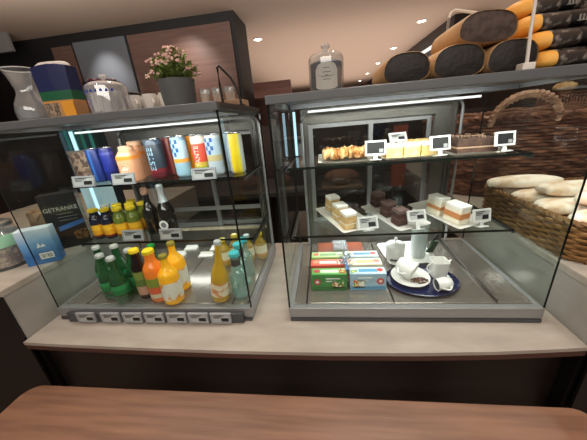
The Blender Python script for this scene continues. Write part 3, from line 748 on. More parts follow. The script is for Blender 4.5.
# espresso cups
def cup(label, x, y, z, r, h, group, rot=None, rz=0):
    t = thing('coffee_cup', label, 'cup', (x, y, z), rz, group, rot)
    MB().lathe([(r*.55, 0), (r*.62, .003), (r*.9, h*.5), (r, h), (r*.94, h), (r*.84, h*.5), (r*.5, .006), (0, .006)], seg=20).build('cup_body', WHITE, t, True)
    MB().tube([(r*.90+.016*math.sin(a*PI/8), 0, h*.30+h*.45*(a/8)) for a in range(9)], .0028, 6).build('handle', WHITE, t, True)
    return t
cups = [(-.640, .930, 'white espresso cup in the row behind the plant, nearest the glass dome'), (-.630, .990, 'white espresso cup, second in the row from the glass dome'),
        (-.584, .935, 'white espresso cup, middle one of the row behind the plant'), (-.578, .995, 'white espresso cup, second in the row from the plant pot'),
        (-.528, .940, 'white espresso cup in the row, closest to the plant pot')]
for x, y, lb in cups: cup(lb, x, y, TOP, .023, .062, 'espresso cups on the drinks case', rz=-.75)
# tray with glasses
tr = thing('wooden_tray', 'pale wooden tray under the small drinking glasses', 'tray', (-.375, 1.08, TOP))
MB().bb(-.095, .085, -.05, .05, 0, .028).build('tray_board', pm('pale_wood', '#b09276', .5, noise=('#9a7c60', 8, (2, 20, 2))), tr, bevel=.002)
gl = [(-.445, 'drinking glass on the wooden tray, nearest the plant pot'), (-.395, 'drinking glass in the middle of the wooden tray'), (-.345, 'drinking glass on the wooden tray beside the black hoop')]
for x, lb in gl:
    t = thing('drinking_glass', lb, 'glass', (x, 1.08, TOP+.028), 0, 'drinking glasses on the wooden tray')
    MB().lathe([(.017, .0), (.0185, .004), (.0215, .05), (.0195, .05), (.0165, .007), (0, .007)], seg=18, cap=False).build('tumbler', CLEAR, t, True)
    MB().lathe([(.017, .003), (.0185, .030), (0, .030)], seg=16).build('napkin_fill', pm('beige_fill', '#c4b4a6', .7), t, True)
BLKM = pm('black_metal', '#141212', .4, .3)
t = thing('metal_hoop', 'black curved metal hoop beside the glasses tray', 'rack', (-.31, .965, TOP))
MB().tube([(-.028, 0, 0), (-.030, 0, .07), (-.029, 0, .124), (-.022, 0, .128), (-.008, 0, .112), (.012, 0, .090), (.026, 0, .062), (.034, 0, .030), (.036, 0, 0)], .0042, 8).build('hoop', BLKM, t, True)
MB().bb(-.040, .046, -.016, .016, 0, .004).build('base', BLKM, t)
t = thing('metal_rack', 'black bent metal rack between the glass dome and espresso cups', 'rack', (-.725, 1.06, TOP))
t.scale = (1.15, 1.15, 1.15)
MB().tube([(-.03, 0, 0), (-.036, 0, .06), (-.048, 0, .082), (.0, 0, .076), (.035, 0, .070), (.028, 0, .05), (.015, 0, .0)], .0045, 8).build('bent_bar', BLKM, t, True)
MB().bb(-.045, .03, -.014, .014, 0, .006).build('base', BLKM, t)

# ------------------------------------------------------------------ cake case: upper shelf
TRAYM = pm('white_tray', '#d9d7d0', .3)
def tray(label, x, y, z, w, l, rz, lip=.008, mat=TRAYM, name='serving_tray'):
    t = thing(name, label, 'tray', (x, y, z), rz)
    th = .003
    mb = MB(); a = (-w/2, w/2, -l/2, l/2)
    o = rrect(a[0], a[1], a[2], a[3], .012, 4)
    i = rrect(a[0]+.012, a[1]-.012, a[2]+.012, a[3]-.012, .008, 4)
    mb.loft([[(x_*.97, y_*.97, 0) for x_, y_ in i], [(x_, y_, lip) for x_, y_ in o], [(x_*.985, y_*.985, lip) for x_, y_ in o], [(x_, y_, th) for x_, y_ in i]])
    mb.build('dish', mat, t, True)
    return t
tray('white tray under the sugared strudel pastry', .078, 1.005, U_R, .195, .225, 0)
tray('white tray under the yellow cream slices', .292, 1.000, U_R, .200, .220, 0)
tray('white tray under the nut topped chocolate cake', .493, 1.000, U_R, .180, .220, 0)
# strudel: two braided pastries
PAS = pm('baked_pastry', '#a8682c', .5, noise=('#e0bf86', 28, (1, 1, 1), (.42, .6)), bump=(70, .8))
for x0, x1, lb in ((.000, .082, 'golden brown strudel pastry at the outer end of its tray'), (.086, .158, 'sugar dusted strudel pastry next to the black price tag')):
    mb = MB()
    n = 7
    for k in range(n):
        f = (k+.5)/n
        mb.ball((x0+(x1-x0)*f, .965+.012*math.sin(k*2.1), U_R+.0265+.004*math.sin(k*1.3)), ((x1-x0)/n*.95, .058, .0205), 2, .0018)
    tag(mb.build('strudel_pastry', PAS, smooth=True), lb, 'pastry', 'strudel pastries on the upper shelf')
    o_ = COL.objects[-1]
# cream slices
SPG = pm('yellow_sponge', '#d9b868', .7, noise=('#e8cf94', 60), bump=(150, .3)); CRM = pm('white_cream', '#efe8d8', .5)
for k, lb in ((0, 'yellow cream slice nearest the black price tag'), (1, 'middle yellow cream slice of the three on the tray'), (2, 'yellow cream slice beside the chocolate cake tag')):
    t = thing('cream_slice', lb, 'cake', (.236+.056*k, .970, U_R+.0032), 0, 'yellow cream slices on the upper shelf')
    MB().bb(-.026, .026, -.05, .05, 0, .033).build('sponge', SPG, t, bevel=.002)
    MB().bb(-.0255, .0255, -.0495, .0495, .033, .040).build('cream_top', CRM, t, bevel=.003)
for x, lb in ((.318, 'round golden cream roll behind the slices, by the price tag stem'), (.366, 'round golden cream roll behind the slices, by the chocolate cake')):
    t = thing('cream_roll', lb, 'pastry', (x, 1.062, U_R+.003), 0, 'cream rolls on the upper shelf')
    MB().lathe([(.0, 0), (.018, .002), (.0215, .012), (.0215, .046), (.018, .056), (0, .058)], (-.03, 0, .0225), 16, (0, PI/2, 0)).build('roll_crust', pm('roll_crust', '#dca850', .6, noise=('#f0d89a', 40), bump=(60, .6)), t, True)
    MB().ball((-.030, 0, .0225), (.008, .014, .014), 2).build('cream_filling', CRM, t, True)
t = thing('chocolate_cake', 'chocolate layer cake with nut crumbs on the upper shelf', 'cake', (.490, .970, U_R+.0032))
MB().bb(-.062, .062, -.055, .055, 0, .016).build('bottom_layer', pm('choc_sponge', '#38221a', .8, noise=('#523828', 70), bump=(120, .5)), t, bevel=.002)
MB().bb(-.061, .061, -.054, .054, .016, .020).build('cream_layer', pm('tan_cream', '#a88a70', .6), t)
MB().bb(-.062, .062, -.055, .055, .020, .046).build('top_layer', pm('choc_sponge2', '#301e16', .8, noise=('#4c3428', 60), bump=(120, .5)), t, bevel=.003)
mb = MB()
for i in range(60): mb.ball((random.uniform(-.056, .056), random.uniform(-.05, .05), .047+random.uniform(0, .004)), (.004, .004, .003), 1, .001)
mb.build('nut_crumbs', pm('nut_crumb', '#5a4030', .7, noise=('#8f7660', 50)), t)

# ------------------------------------------------------------------ cake case: middle shelf
rz, SL = .45, .09
def slant_tray(label, cx, cy):
    # front left corner rests on the shelf edge side, the back is propped up
    t = tray(label, cx, cy, M_R+.0005, .145, .250, rz)
    t.rotation_euler = Euler((SL, 0, 0)).to_matrix().to_4x4().to_euler()
    m_ = Euler((0, 0, rz)).to_matrix() @ Euler((SL, 0, 0)).to_matrix()
    t.rotation_euler = m_.to_euler()
    t.location.z = M_R+.0006+.125*math.sin(SL)
    MB().bb(-.05, .05, .108, .114, -.0195, -.0015).build('prop', TRAYM, t)
    return t
TR = [(.072, 1.012), (.266, 1.012), (.460, 1.012)]
slant_tray('white slanted tray under the vanilla cake cubes', *TR[0])
slant_tray('white slanted tray under the dark chocolate cake cubes', *TR[1])
slant_tray('white slanted tray under the layered cream cakes', *TR[2])
def tray_z(k, x, y):
    v = -(x-TR[k][0])*math.sin(rz)+(y-TR[k][1])*math.cos(rz)
    return M_R+.0006+.125*math.sin(SL)+v*math.sin(SL)+.0048
def cube_cake(label, group, x, y, s, h, body, top, layers=(), d=None, k=0):
    d = d or s
    t = thing('cake_cube', label, 'cake', (x, y, tray_z(k, x, y)), group=group)
    t.rotation_euler = (Euler((0, 0, rz)).to_matrix() @ Euler((SL, 0, 0)).to_matrix()).to_euler()
    MB().bb(-s/2, s/2, -d/2, d/2, 0, h*.80).build('sponge', body, t, bevel=.002)
    for a, b_, mt in layers:
        MB().bb(-s/2-.0006, s/2+.0006, -d/2-.0006, d/2+.0006, h*a, h*b_).build('filling_layer', mt, t)
    MB().bb(-s/2-.0005, s/2+.0005, -d/2-.0005, d/2+.0005, h*.80, h).build('icing', top, t, bevel=.0025)
    return t
VAN = pm('vanilla_sponge', '#cfa568', .7, noise=('#e2c48c', 60), bump=(150, .4)); SUG = pm('powder_sugar', '#f2efe8', .8)
for x, y, lb in ((.030, 1.090, 'vanilla cake cube with white icing at the back of its tray'), (.055, 1.000, 'vanilla cake cube with white icing between two others'), (.080, .926, 'vanilla cake cube with white icing nearest the shelf edge')):
    cube_cake(lb, 'vanilla cake cubes', x, y, .046, .064, VAN, SUG, ((.30, .36, CRM),))
CHO = pm('dark_brownie', '#3a2320', .6, noise=('#4e322c', 60), bump=(120, .5)); CHT = pm('dark_icing', '#5a4440', .35, noise=('#75605c', 40))
for x, y, lb in ((.222, 1.110, 'dark chocolate cake cube at the back of its tray'), (.244, 1.010, 'dark chocolate cake cube between two others'), (.270, .938, 'dark chocolate cake cube nearest the shelf edge')):
    cube_cake(lb, 'dark chocolate cake cubes', x, y, .043, .060, CHO, CHT, ((.38, .44, pm('choc_cream', '#6a4c44', .5)),), k=1)
LAY = pm('cream_layer_sponge', '#e8dcc2', .7, noise=('#f2ead8', 60), bump=(140, .4)); LAP = pm('peach_layer', '#c8854e', .6)
cube_cake('layered white cream cake block nearer the dark cubes', 'layered cream cakes', .430, 1.015, .043, .070, LAY, SUG, ((.10, .16, CRM), (.32, .52, LAP), (.64, .70, CRM)), d=.062, k=2)
cube_cake('layered white cream cake block at the wall end of the shelf', 'layered cream cakes', .466, .940, .045, .070, LAY, SUG, ((.10, .16, CRM), (.30, .60, LAP), (.68, .74, CRM)), d=.068, k=2)

# ------------------------------------------------------------------ cake case: floor
def tea_box(label, x, y, cols, pic, h=.062, tilt=0):
    w, d = .124, .046
    t = thing('tea_box', label, 'box', (x, y, FL), 0, 'tea boxes in the cake case')
    h += .004
    nm = 'tea_'+cols[0].strip('#')
    MB().bb(-w/2, w/2, -d/2, d/2, 0, h).build('box', pm(nm, cols[0], .4), t, bevel=.0012)
    yf = -d/2-.0008
    # front: fruit emblem disc, colour patch, band
    mb = MB().bb(-w/2+.001, w/2-.001, yf, yf+.0007, .003, .016); mb.build('front_band', pm('tb_'+cols[1].strip('#'), cols[1], .4), t)
    sgn = -1 if pic[0] == 'l' else 1
    cx = sgn*(w/2-.020)
    mb = MB().lathe([(0, 0), (.0125, 0), (.0125, .0006), (0, .0006)], (cx, yf, h*.56), 18, (PI/2, 0, 0), cap=False); e1 = mb.build('front_emblem', pm('tb_'+cols[2].strip('#'), cols[2], .4), t)
    MB().lathe([(0, 0), (.0065, 0), (0, .0004)], (cx, yf-.0008, h*.56), 14, (PI/2, 0, 0), cap=False).build('emblem_centre', pm('tb_emblem', '#e8d8d0', .4), e1)
    mb = MB()
    for k in range(2): mb.bb(-.024+sgn*-.012, .026+sgn*-.012-.012*k, yf, yf+.0006, h*(.72-.16*k), h*(.79-.16*k))
    mb.build('front_print', pm('tb_white', '#dfe6dd', .5), t)
    MB().bb(-sgn*(w/2-.032)-.020, -sgn*(w/2-.032)+.020, yf, yf+.0008, .010, h*.62).build('fruit_picture', blotch('tb_fruit'+pic, {'lg': ['#b8d088', '#d0442c', '#3a8a3c', '#f0d8c0'], 'lr': ['#f0c0b0', '#d03830', '#f4e8d8', '#a02828'], 'ly': ['#c8d8a0', '#d8c060', '#5a9a4a', '#f0f0e0'], 'rb': ['#d04030', '#f0e0a0', '#5aa040', '#f4f4f0'], 'rw': ['#f0e8e0', '#e8c060', '#e09a80', '#d8e0e8'], 'rc': ['#e8f0f4', '#5aa8d0', '#e8e0a0', '#f4f4f4']}[pic], 70), t)
    # top
    zt = h
    mb = MB().bb(-w/2+.0025, w/2-.0025, -d/2+.003, d/2-.003, zt, zt+.0006); mb.build('top_print', pm('tb_'+cols[3].strip('#'), cols[3], .4), t)
    MB().bb(-.030, .034, -.010, .008, zt+.0006, zt+.001).build('title_print', pm('tb_title'+cols[4].strip('#'), cols[4], .4), t)
    MB().bb((-.058 if sgn > 0 else .036), (-.036 if sgn > 0 else .058), -.016, .016, zt+.0006, zt+.0010).build('top_picture', blotch('tb_fruit'+pic, ['#ffffff', '#808080']), t)
    e2 = MB().lathe([(0, .0012), (.011, .0006), (.0115, .0002)], (sgn*-1*(-(w/2-.018)), .002, zt+.0005), 16, cap=False).build('top_emblem', pm('tb_'+cols[2].strip('#'), cols[2], .4), t)
    return t
tea_box('green tea box in the front row with a red fruit emblem', .003, .812, ('#3f8a44', '#2f6f38', '#b83a48', '#68b058', '#d8ecd0'), 'lg')
tea_box('light blue tea box in the front row, red emblem at its corner', .137, .814, ('#a4c4da', '#5f9cc4', '#d8483c', '#c4dcea', '#4a9ac8'), 'rb')
tea_box('red tea box in the middle row behind the green one', -.001, .866, ('#d85848', '#c84438', '#e89a78', '#e26a58', '#f6e0d8'), 'lr', .067)
tea_box('cream and orange tea box in the middle row', .134, .868, ('#e8dcc4', '#e0a860', '#e08a70', '#f0ead8', '#e8b878'), 'rw', .067)
tea_box('pale green tea box in the back row', .000, .920, ('#a8c878', '#7aa850', '#d87058', '#bcd890', '#7aa860'), 'ly', .070)
tea_box('white tea box with bright blue title in the back row', .131, .922, ('#d8e6f0', '#6ab0dc', '#e0605a', '#e4eef6', '#3a8ed0'), 'rc', .070)
# cellophane bow over the boxes
t = thing('cellophane_bow', 'crinkled clear cellophane bow between the tea boxes', 'bow', (.068, .862, FL+.0685))
mb = MB()
for k in range(16):
    a = random.uniform(0, 2*PI); r_ = random.uniform(.015, .030)
    p = Vector((0, random.uniform(-.04, .04), .004)); d_ = Vector((math.cos(a)*r_, math.sin(a)*r_, random.uniform(.004, .024))); s_ = d_.cross(Vector((0, 0, 1))).normalized()*.008
    mb.face([p, p+d_*.6+s_, p+d_, p+d_*.6-s_])
mb.build('loops', tint_glass('cellophane', '#e8eef4', '#b8c4d4', .35, .25), t)
MB().bb(-.006, .006, -.05, .05, .0, .003).build('strip', pm('bow_strip', '#5a7ab0', .3), t)
# terracotta box behind
t = thing('wooden_box', 'terracotta coloured flat box with clear lid behind the tea boxes', 'box', (.057, 1.06, FL))
MB().bb(-.100, .100, -.045, .045, 0, .036).build('box', pm('terracotta', '#83432a', .5, noise=('#743a24', 20)), t, bevel=.003)
mb = MB(); mb.bb(-.03, .03, -.047, .047, .036, .046); mb.build('clear_lid', tint_glass('clear_box_lid', '#e0e0e0', '#c8ccd0', .45, .2), t)
# sugar bowl on white plate
t = thing('square_plate', 'white square plate under the lidded sugar bowl', 'plate', (.338, 1.045, FL), .1)
i = rrect(-.1, .1, -.098, .098, .02, 5)
MB().loft([[(x*.9, y*.9, 0) for x, y in i], [(x, y, .010) for x, y in i], [(x*.975, y*.975, .010) for x, y in i], [(x*.86, y*.86, .004) for x, y in i]]).build('dish', WHITE, t, True)
t = thing('sugar_bowl', 'white porcelain sugar bowl with knobbed lid and dark print', 'sugar bowl', (.277, .990, FL+.0048))
t.scale = (.9, .9, .96)
MB().lathe([(.034, 0), (.038, .004), (.041, .03), (.042, .066), (.039, .068)], seg=28).build('bowl', WHITE, t, True)
MB().lathe([(.043, .068), (.044, .072), (.034, .082), (.012, .088), (0, .089)], seg=28).build('lid', WHITE, t, True)
MB().lathe([(.004, .088), (.004, .094), (.008, .098), (.006, .106), (0, .108)], seg=14).build('knob', WHITE, t, True)
mb = MB(); rr = .0405
for k in range(14):
    a = -PI/2-.72+.105*k
    mb.box((rr*math.cos(a), rr*math.sin(a), .016), (.0032, .0012, .006+.003*(k % 3)), (0, 0, a+PI/2))
mb.build('dark_print', pm('dark_text_print', '#2a2a2e', .5), t)
# frosted vase
t = thing('tall_tumbler', 'tall frosted glass tumbler on the square plate', 'glass', (.378, 1.020, FL+.0048))
MB().lathe([(.027, 0), (.029, .003), (.035, .160), (.033, .160), (.026, .008), (0, .008)], seg=26, cap=False).build('tumbler', tint_glass('frosted_glass', '#dfe6e4', '#dfe6e4', .5, .1), t, True)
t = thing('tea_sachet', 'dark green tea sachet leaning beside the frosted tumbler', 'sachet', (.437, 1.030, FL+.011), .3)
MB().box((0, 0, .028), (.030, .006, .060), (.25, .25, 0)).build('sachet_body', pm('dark_green_foil', '#1c3a28', .3, noise=('#5a7a54', 50, (1, 1, 1), (.55, .62))), t)
MB().box((0.012, 0, .070), (.010, .003, .032), (.2, .5, 0)).build('paper_tail', pm('sachet_tail', '#20241f', .5), t)
# oval navy tray
t = thing('oval_tray', 'glossy navy oval tray holding the tipped cup and jugs', 'tray', (.330, .838, FL))
MB().lathe([(.110, 0), (.118, .003), (.124, .012), (.121, .013), (.114, .006), (0, .006)], seg=48, sy=.80).build('dish', pm('navy_lacquer', '#141f44', .2, coat=.3), t, True)
TZ = FL+.0065
t = thing('saucer', 'white saucer under the tipped coffee cup', 'saucer', (.296, .850, TZ+.0006))
MB().lathe([(.035, 0), (.040, .002), (.066, .012), (.065, .0135), (.040, .005), (0, .004)], seg=36, sx=1.0, sy=1.08).build('dish', WHITE, t, True)
# tipped cup: opening toward viewer's right and down
t = thing('coffee_cup', 'white cup tipped on its side spilling coffee beans', 'cup', (.266, .870, TZ+.0435), rot=(0, 0, -.70))
C_ = lambda: Euler((0, math.radians(108), 0)).to_matrix().to_4x4()
def tipped(mb, name, mats):
    mb.bm.transform(Matrix.Translation((-.010, 0, .010)) @ C_()); return mb.build(name, mats, t, True)
r, h = .036, .062
tipped(MB().lathe([(r*.55, 0), (r*.66, .003), (r*.93, h*.45), (r, h), (r*.94, h), (r*.86, h*.5), (r*.5, .006), (0, .006)], seg=28), 'cup_body', WHITE)
mb = MB().tube([(0, -(r*.90+.020*math.sin(a*PI/8)), h*.25+h*.5*(a/8)) for a in range(9)], .0042, 8); tipped(mb, 'handle', WHITE)
mb = MB()
for i in range(70):
    a = random.uniform(0, 2*PI); q = math.sqrt(random.random())
    mb.ball((.320+.030*q*math.cos(a), .820+.018*q*math.sin(a), TZ+.0075+.012*(1-q)*random.random()+.004*q), (.0042, .003, .0026), 1, .0004)
o = mb.build('coffee_beans', pm('roasted_coffee', '#4a2c1e', .4, noise=('#6a4430', 60)), kind='stuff'); tag(o, 'heap of dark roasted coffee beans spilled on the saucer', 'coffee beans')
# creamer jug (square)
t = thing('milk_jug', 'white square milk jug upright on the navy tray', 'jug', (.398, .866, TZ+.0005))
t.scale = (.86, .86, .82)
rr_ = lambda w, z, q=.2: [(a, b, z) for a, b in rrect(-w/2, w/2, -w/2, w/2, w*q, 4)]
MB().loft([rr_(.050, 0), rr_(.058, .004), rr_(.062, .062), rr_(.066, .078), rr_(.060, .078), rr_(.052, .010)]).build('jug_body', WHITE, t, True)
MB().loft([[(.030, -.010, .066), (.030, .010, .066), (.024, .0, .050)], [(.046, -.004, .079), (.046, .004, .079), (.044, 0, .076)]]).build('spout', WHITE, t, True)
MB().tube([(-.030-.016*math.sin(a*PI/8), 0, .018+.046*(a/8)) for a in range(9)], .0038, 8).build('handle', WHITE, t, True)
# small tipped jug
t = thing('milk_jug', 'small white jug lying tipped at the navy tray rim', 'jug', (.386, .785, TZ+.0240), rot=(0, 0, .15))
def tip2(mb, name, mats):
    mb.bm.transform(Matrix.Rotation(math.radians(-95), 4, 'Y')); mb.bm.transform(Matrix.Translation((.022, 0, 0))); return mb.build(name, mats, t, True)
tip2(MB().lathe([(.015, 0), (.018, .003), (.023, .022), (.020, .040), (.022, .050), (.020, .050), (.017, .040), (.019, .022), (.014, .005), (0, .005)], seg=24), 'jug_body', WHITE)
tip2(MB().lathe([(.0190, .047), (0, .047)], seg=20, cap=False), 'mouth_shade', pm('jug_mouth_shade', '#4c4e52', .3))  # dark disc paints the shade inside the white jug's mouth
tip2(MB().tube([(-.0, -(.021+.014*math.sin(a*PI/8)), .010+.030*(a/8)) for a in range(9)], .003, 8), 'handle', WHITE)

# ------------------------------------------------------------------ bread loaves on the cake case
PBAG = pm('tan_bread_paper', '#b08c62', .6, noise=('#cba87c', 10, (1, 1, 1)))
DCUT = pm('dark_rye_cut', '#120e0d', .6, noise=('#211a18', 60, (1, 1, 1), (.4, .6)), bump=(90, .5))
DCUTB = pm('brown_rye_cut', '#3c302b', .7, noise=('#54443c', 60, (1, 1, 1), (.4, .6)), bump=(90, .6))
def loaf_section(w, h, n=22):
    pts = []
    for k in range(n):
        a = 2*PI*k/n
        c, s = math.cos(a), math.sin(a)
        x = w/2*math.copysign(abs(c)**.75, c); z = math.copysign(abs(s)**.8, s)
        pts.append((x, h*.36+(h*.64*z if z > 0 else h*.36*z)))
    return pts
def paper_loaf(label, x, y, z, w, h, l, rz, cut, roll=0):
    t = thing('bread_loaf', label, 'bread', (x, y, z), rz, 'paper wrapped dark loaves', (0, roll, rz))
    S = loaf_section(w, h)
    cz = h*.45
    ring = lambda f, yy: [(p[0]*f, yy, cz+(p[1]-cz)*f if p[1] > 0.001 or f < 1 else p[1]) for p in S]
    mb = MB(); mb.loft([ring(.95, .006), ring(.975, -.002), ring(1.0, .0), ring(1.0, l*.45), ring(.96, l*.8), ring(.72, l)])
    mb.build('paper_wrap', PBAG, t, True)
    MB().loft([ring(.955, .0045), ring(.95, .0012), ring(.80, -.001)]).build('cut_face', cut, t, True)
    return t
LZ = TOP
paper_loaf('paper wrapped dark loaf at the dome end of the bottom row', .206, .735, LZ, .108, .066, .19, 0.02, DCUT)
paper_loaf('paper wrapped dark loaf in the middle of the bottom row', .322, .733, LZ, .114, .070, .20, 0.02, DCUT)
paper_loaf('paper wrapped dark loaf behind the clamped sign stand', .437, .735, LZ, .108, .068, .20, 0.02, DCUT)
paper_loaf('paper wrapped brown loaf lying on top of the bottom row', .374, .736, LZ+.0665, .124, .062, .20, 0.02, DCUTB, .05)
ORP = pm('orange_bread_paper', '#e09a34', .55, noise=('#f0b450', 14)); TANP = pm('tan_end_paper', '#c89a62', .6)
WIN = pm('dark_bread_window', '#332d2a', .3, noise=('#9a9288', 55, (1, 1, 1), (.50, .66)))
BLAB = pm('black_bread_label', '#0f0e0f', .4)
def packed(label, x, y, z, l, w, h, rz, first):
    t = thing('bread_loaf', label, 'bread', (x, y, z), rz, 'packed loaves with black labels')
    S = loaf_section(w, h, 20)
    ring = lambda f, xx: [(xx, p[0]*f, h*.4+(p[1]-h*.4)*f) for p in S]
    MB().loft([ring(.35, 0), ring(.74, .004), ring(.93, .014), ring(.985, .030)]).build('paper_end', ORP, t, True)
    MB().loft([ring(.985, .030), ring(1, .036), ring(1, l-.03), ring(.8, l)]).build('window', WIN, t, True)
    lb = MB().loft([ring(1.015, .088), ring(1.015, l-.035)]).build('band_label', BLAB, t, True)
    mb = MB()
    for k in range(3): mb.bb(.102+.007*k, .106+.007*k, -w/2*1.03-.0005, -w/2*1.03+.0005, h*.32, h*.58)
    mb.bb(.099, .123, -w/2*1.03-.0005, -w/2*1.03+.0005, h*.28, h*.32)
    mb.build('crest', pm('crest_grey', '#8d8a84', .5), lb)
    return t
packs = [(.492, .770, 0, .150, .10, 'packed dark loaf in an orange end, bottom of the labelled stack'), (.482, .785, .041, .150, .10, 'packed dark loaf second from the bottom of the labelled stack'),
         (.474, .815, .082, .155, .10, 'packed dark loaf third from the bottom of the labelled stack'), (.470, .85, .123, .155, .10, 'packed dark loaf on top of the labelled stack'),
         ]
for x, y, dz, l, w, lb in packs: packed(lb, x, y, LZ+dz, l, w, .0415, .02, 0)
packed('packed dark loaf lying behind the brown wrapped loaf', .405, .985, LZ, .20, .11, .045, 0.05, 0)
packed('packed dark loaf on the one behind the brown wrapped loaf', .400, .985, LZ+.045, .20, .11, .045, 0.05, 0)
packed('packed dark loaf topping the pair behind the brown wrapped loaf', .395, .985, LZ+.09, .20, .11, .045, 0.05, 0)
# sign stands
SW = pm('white_sign_plastic', '#e2ded6', .4)
t = thing('sign_stand', 'white stick sign stand with a square clamp foot', 'sign stand', (.452, .7085, LZ), .0)
MB().bb(-.013, .013, -.010, .014, 0, .014).build('clamp', SW, t, bevel=.002)
MB().tube([(0, 0, .012), (-.004, .002, .07), (-.009, .004, .19)], .0034, 8).build('stick', SW, t, True)
t = thing('sign_holder', 'empty white rectangular sign frame behind the loaves', 'sign holder', (.392, .950, LZ), 0)
mb = MB(); pts = [(-.024, 0, .0), (-.018, 0, .175), (-.014, 0, .188), (-.004, 0, .192), (.060, 0, .178), (.066, 0, .168), (.062, 0, .0)]
mb.tube(pts, .004, 6); mb.build('frame', SW, t, True)
MB().bb(-.025, .07, -.012, .012, 0, .006).build('foot', SW, t)

# ------------------------------------------------------------------ baskets on the right counter
def weave(mb, outline, z0, z1, rows, r, stakes, flare=1.0):
    """horizontal strands that pass in front of and behind upright stakes"""
    n = len(outline)
    for k in range(rows):
        f = (k+.5)/rows; z = z0+(z1-z0)*f; s = 1+(flare-1)*f
        pts = []
        for i, (x, y, nx, ny) in enumerate(outline):
            o = r*1.1*math.sin(PI*(i*stakes/n)+PI*(k % 2))
            pts.append((x*s+nx*o, y*s+ny*o, z))
        mb.tube(pts, r, 5, True)
def outline_rr(w, d, rad, n):
    pts = rrect(-w/2, w/2, -d/2, d/2, rad, 10)
    P = [Vector((p[0], p[1])) for p in pts]; L_ = [0]
    for a, b_ in zip(P, P[1:]+P[:1]): L_.append(L_[-1]+(b_-a).length)
    out = []
    for k in range(n):
        s = L_[-1]*k/n; i = max(j for j in range(len(P)) if L_[j] <= s)
        a, b_ = P[i], P[(i+1) % len(P)]; f = (s-L_[i])/max(1e-9, L_[i+1]-L_[i]); p = a+(b_-a)*f
        tq = (b_-a).normalized() if (b_-a).length > 1e-9 else Vector((1, 0))
        out.append((p.x, p.y, tq.y, -tq.x))
    return out
def rope(mb, pts, r, twist=26):
    n = len(pts)
    for s in (0, 1):
        q = []
        for i, p in enumerate(pts):
            a = 2*PI*twist*i/n+PI*s
            q.append(Vector(p)+Vector((math.cos(a)*r*.35, math.cos(a+.8)*r*.35, math.sin(a)*r*.6)))
        mb.tube(q, r*.75, 6, False)
WICK = pm('honey_wicker', '#8c6436', .6, noise=('#6a4824', 30)); WICKD = pm('dark_brown_wicker', '#4c291e', .35, noise=('#a4735a', 12, (1, 1, 3), (.45, .75)))
t = thing('bread_basket', 'honey coloured wicker basket of floured ciabatta', 'basket', (.985, .985, RZ_R))
ol = outline_rr(.56, .50, .06, 168)
mb = MB(); weave(mb, ol, .006, .112, 12, .0046, 56); mb.build('woven_wall', WICK, t, True)
mb = MB()
for i in range(0, 168, 3):
    x, y, nx, ny = ol[i]; mb.tube([(x, y, 0.001), (x, y, .116)], .0028, 5)
mb.build('stakes', WICK, t)
mb = MB(); rope(mb, [(x*1.012, y*1.012, .118) for x, y, nx, ny in ol+ol[:1]], .009, 44); mb.build('rim', WICK, t, True)
mb = MB(); arc_outline([(x*.985, y*.985) for x, y, *_ in ol], .001, .006, mb); mb.build('base', WICK, t)
MB().face([(-.27, -.235, .085), (.27, -.235, .085), (.27, .235, .085), (-.27, .235, .085)]).build('liner', pm('liner_tan', '#a08058', .8), t)
t = thing('paper_sheet', 'white paper sheet tucked over the bread basket rim', 'paper', (.985, .985, RZ_R))
mb = MB()
n = 12; P0 = [(-.19+.46*k/n, -.276-.004*math.sin(k*1.7), .112+.010*math.sin(k*1.1)) for k in range(n+1)]
for a, b_ in zip(P0, P0[1:]):
    mb.face([a, b_, (b_[0], b_[1]+.006, b_[2]+.026), (a[0], a[1]+.006, a[2]+.026)])
    mb.face([(a[0], a[1]+.006, a[2]+.026), (b_[0], b_[1]+.006, b_[2]+.026), (b_[0], b_[1]+.034, .146), (a[0], a[1]+.034, .146)])
mb.build('sheet', pm('basket_paper', '#c8c8c8', .6), t)
CIA = pm('floured_crust', '#cfa67c', .75, noise=('#f6ecdf', 13, (1, 1, 1), (.30, .50)), bump=(40, .5))
def ciabatta(label, x, y, z, l, w, h, rz):
    mb = MB()
    r_ = bmesh.ops.create_icosphere(mb.bm, subdivisions=4, radius=1)
    for v in mb.bm.verts:
        c = v.co
        q = [math.copysign(abs(k)**.72, k) for k in c]
        wob = 1+.05*math.sin(q[0]*5+x*40)+.04*math.sin(q[1]*6+y*30)
        v.co = Vector((q[0]*l/2*wob, q[1]*w/2*wob, (q[2]*h/2 if q[2] > 0 else q[2]*h*.35)+h*.35))
    o = mb.build('ciabatta_loaf', CIA, smooth=True, loc=(x, y, z), rot=(0, 0, rz))
    return tag(o, label, 'bread', 'ciabatta loaves in the honey basket')
bz = RZ_R+.0862
cl = [(.862, .820, 0, .24, .12, 'floured ciabatta at the front inner corner of the basket'), (1.112, .825, 0, .23, .12, 'floured ciabatta at the front outer corner of the basket'),
      (.855, .950, 0, .25, .12, 'floured ciabatta in the second row, glass case side'), (1.110, .955, 0, .23, .12, 'floured ciabatta in the second row, outer side'),
      (.855, 1.078, 0, .25, .115, 'floured ciabatta in the third row, glass case side'), (1.110, 1.082, 0, .23, .115, 'floured ciabatta in the third row, outer side'),
      (.872, 1.172, 0, .23, .072, 'floured ciabatta in the last row, glass case side'), (1.115, 1.172, 0, .22, .072, 'floured ciabatta in the last row, outer side'),
      (.930, .885, .042, .25, .11, 'floured ciabatta heaped on top at the front'), (.905, 1.012, .043, .25, .11, 'floured ciabatta heaped on top in the middle'), (1.14, .95, .045, .2, .11, 'floured ciabatta heaped on top at the outer side'),
      (.815, 1.150, .040, .27, .10, 'floured ciabatta heaped on top at the back')]
for x, y, dz, l, w, lb in cl: ciabatta(lb, x, y, bz+dz, l, w*.97, .052, random.uniform(-.03, .03))
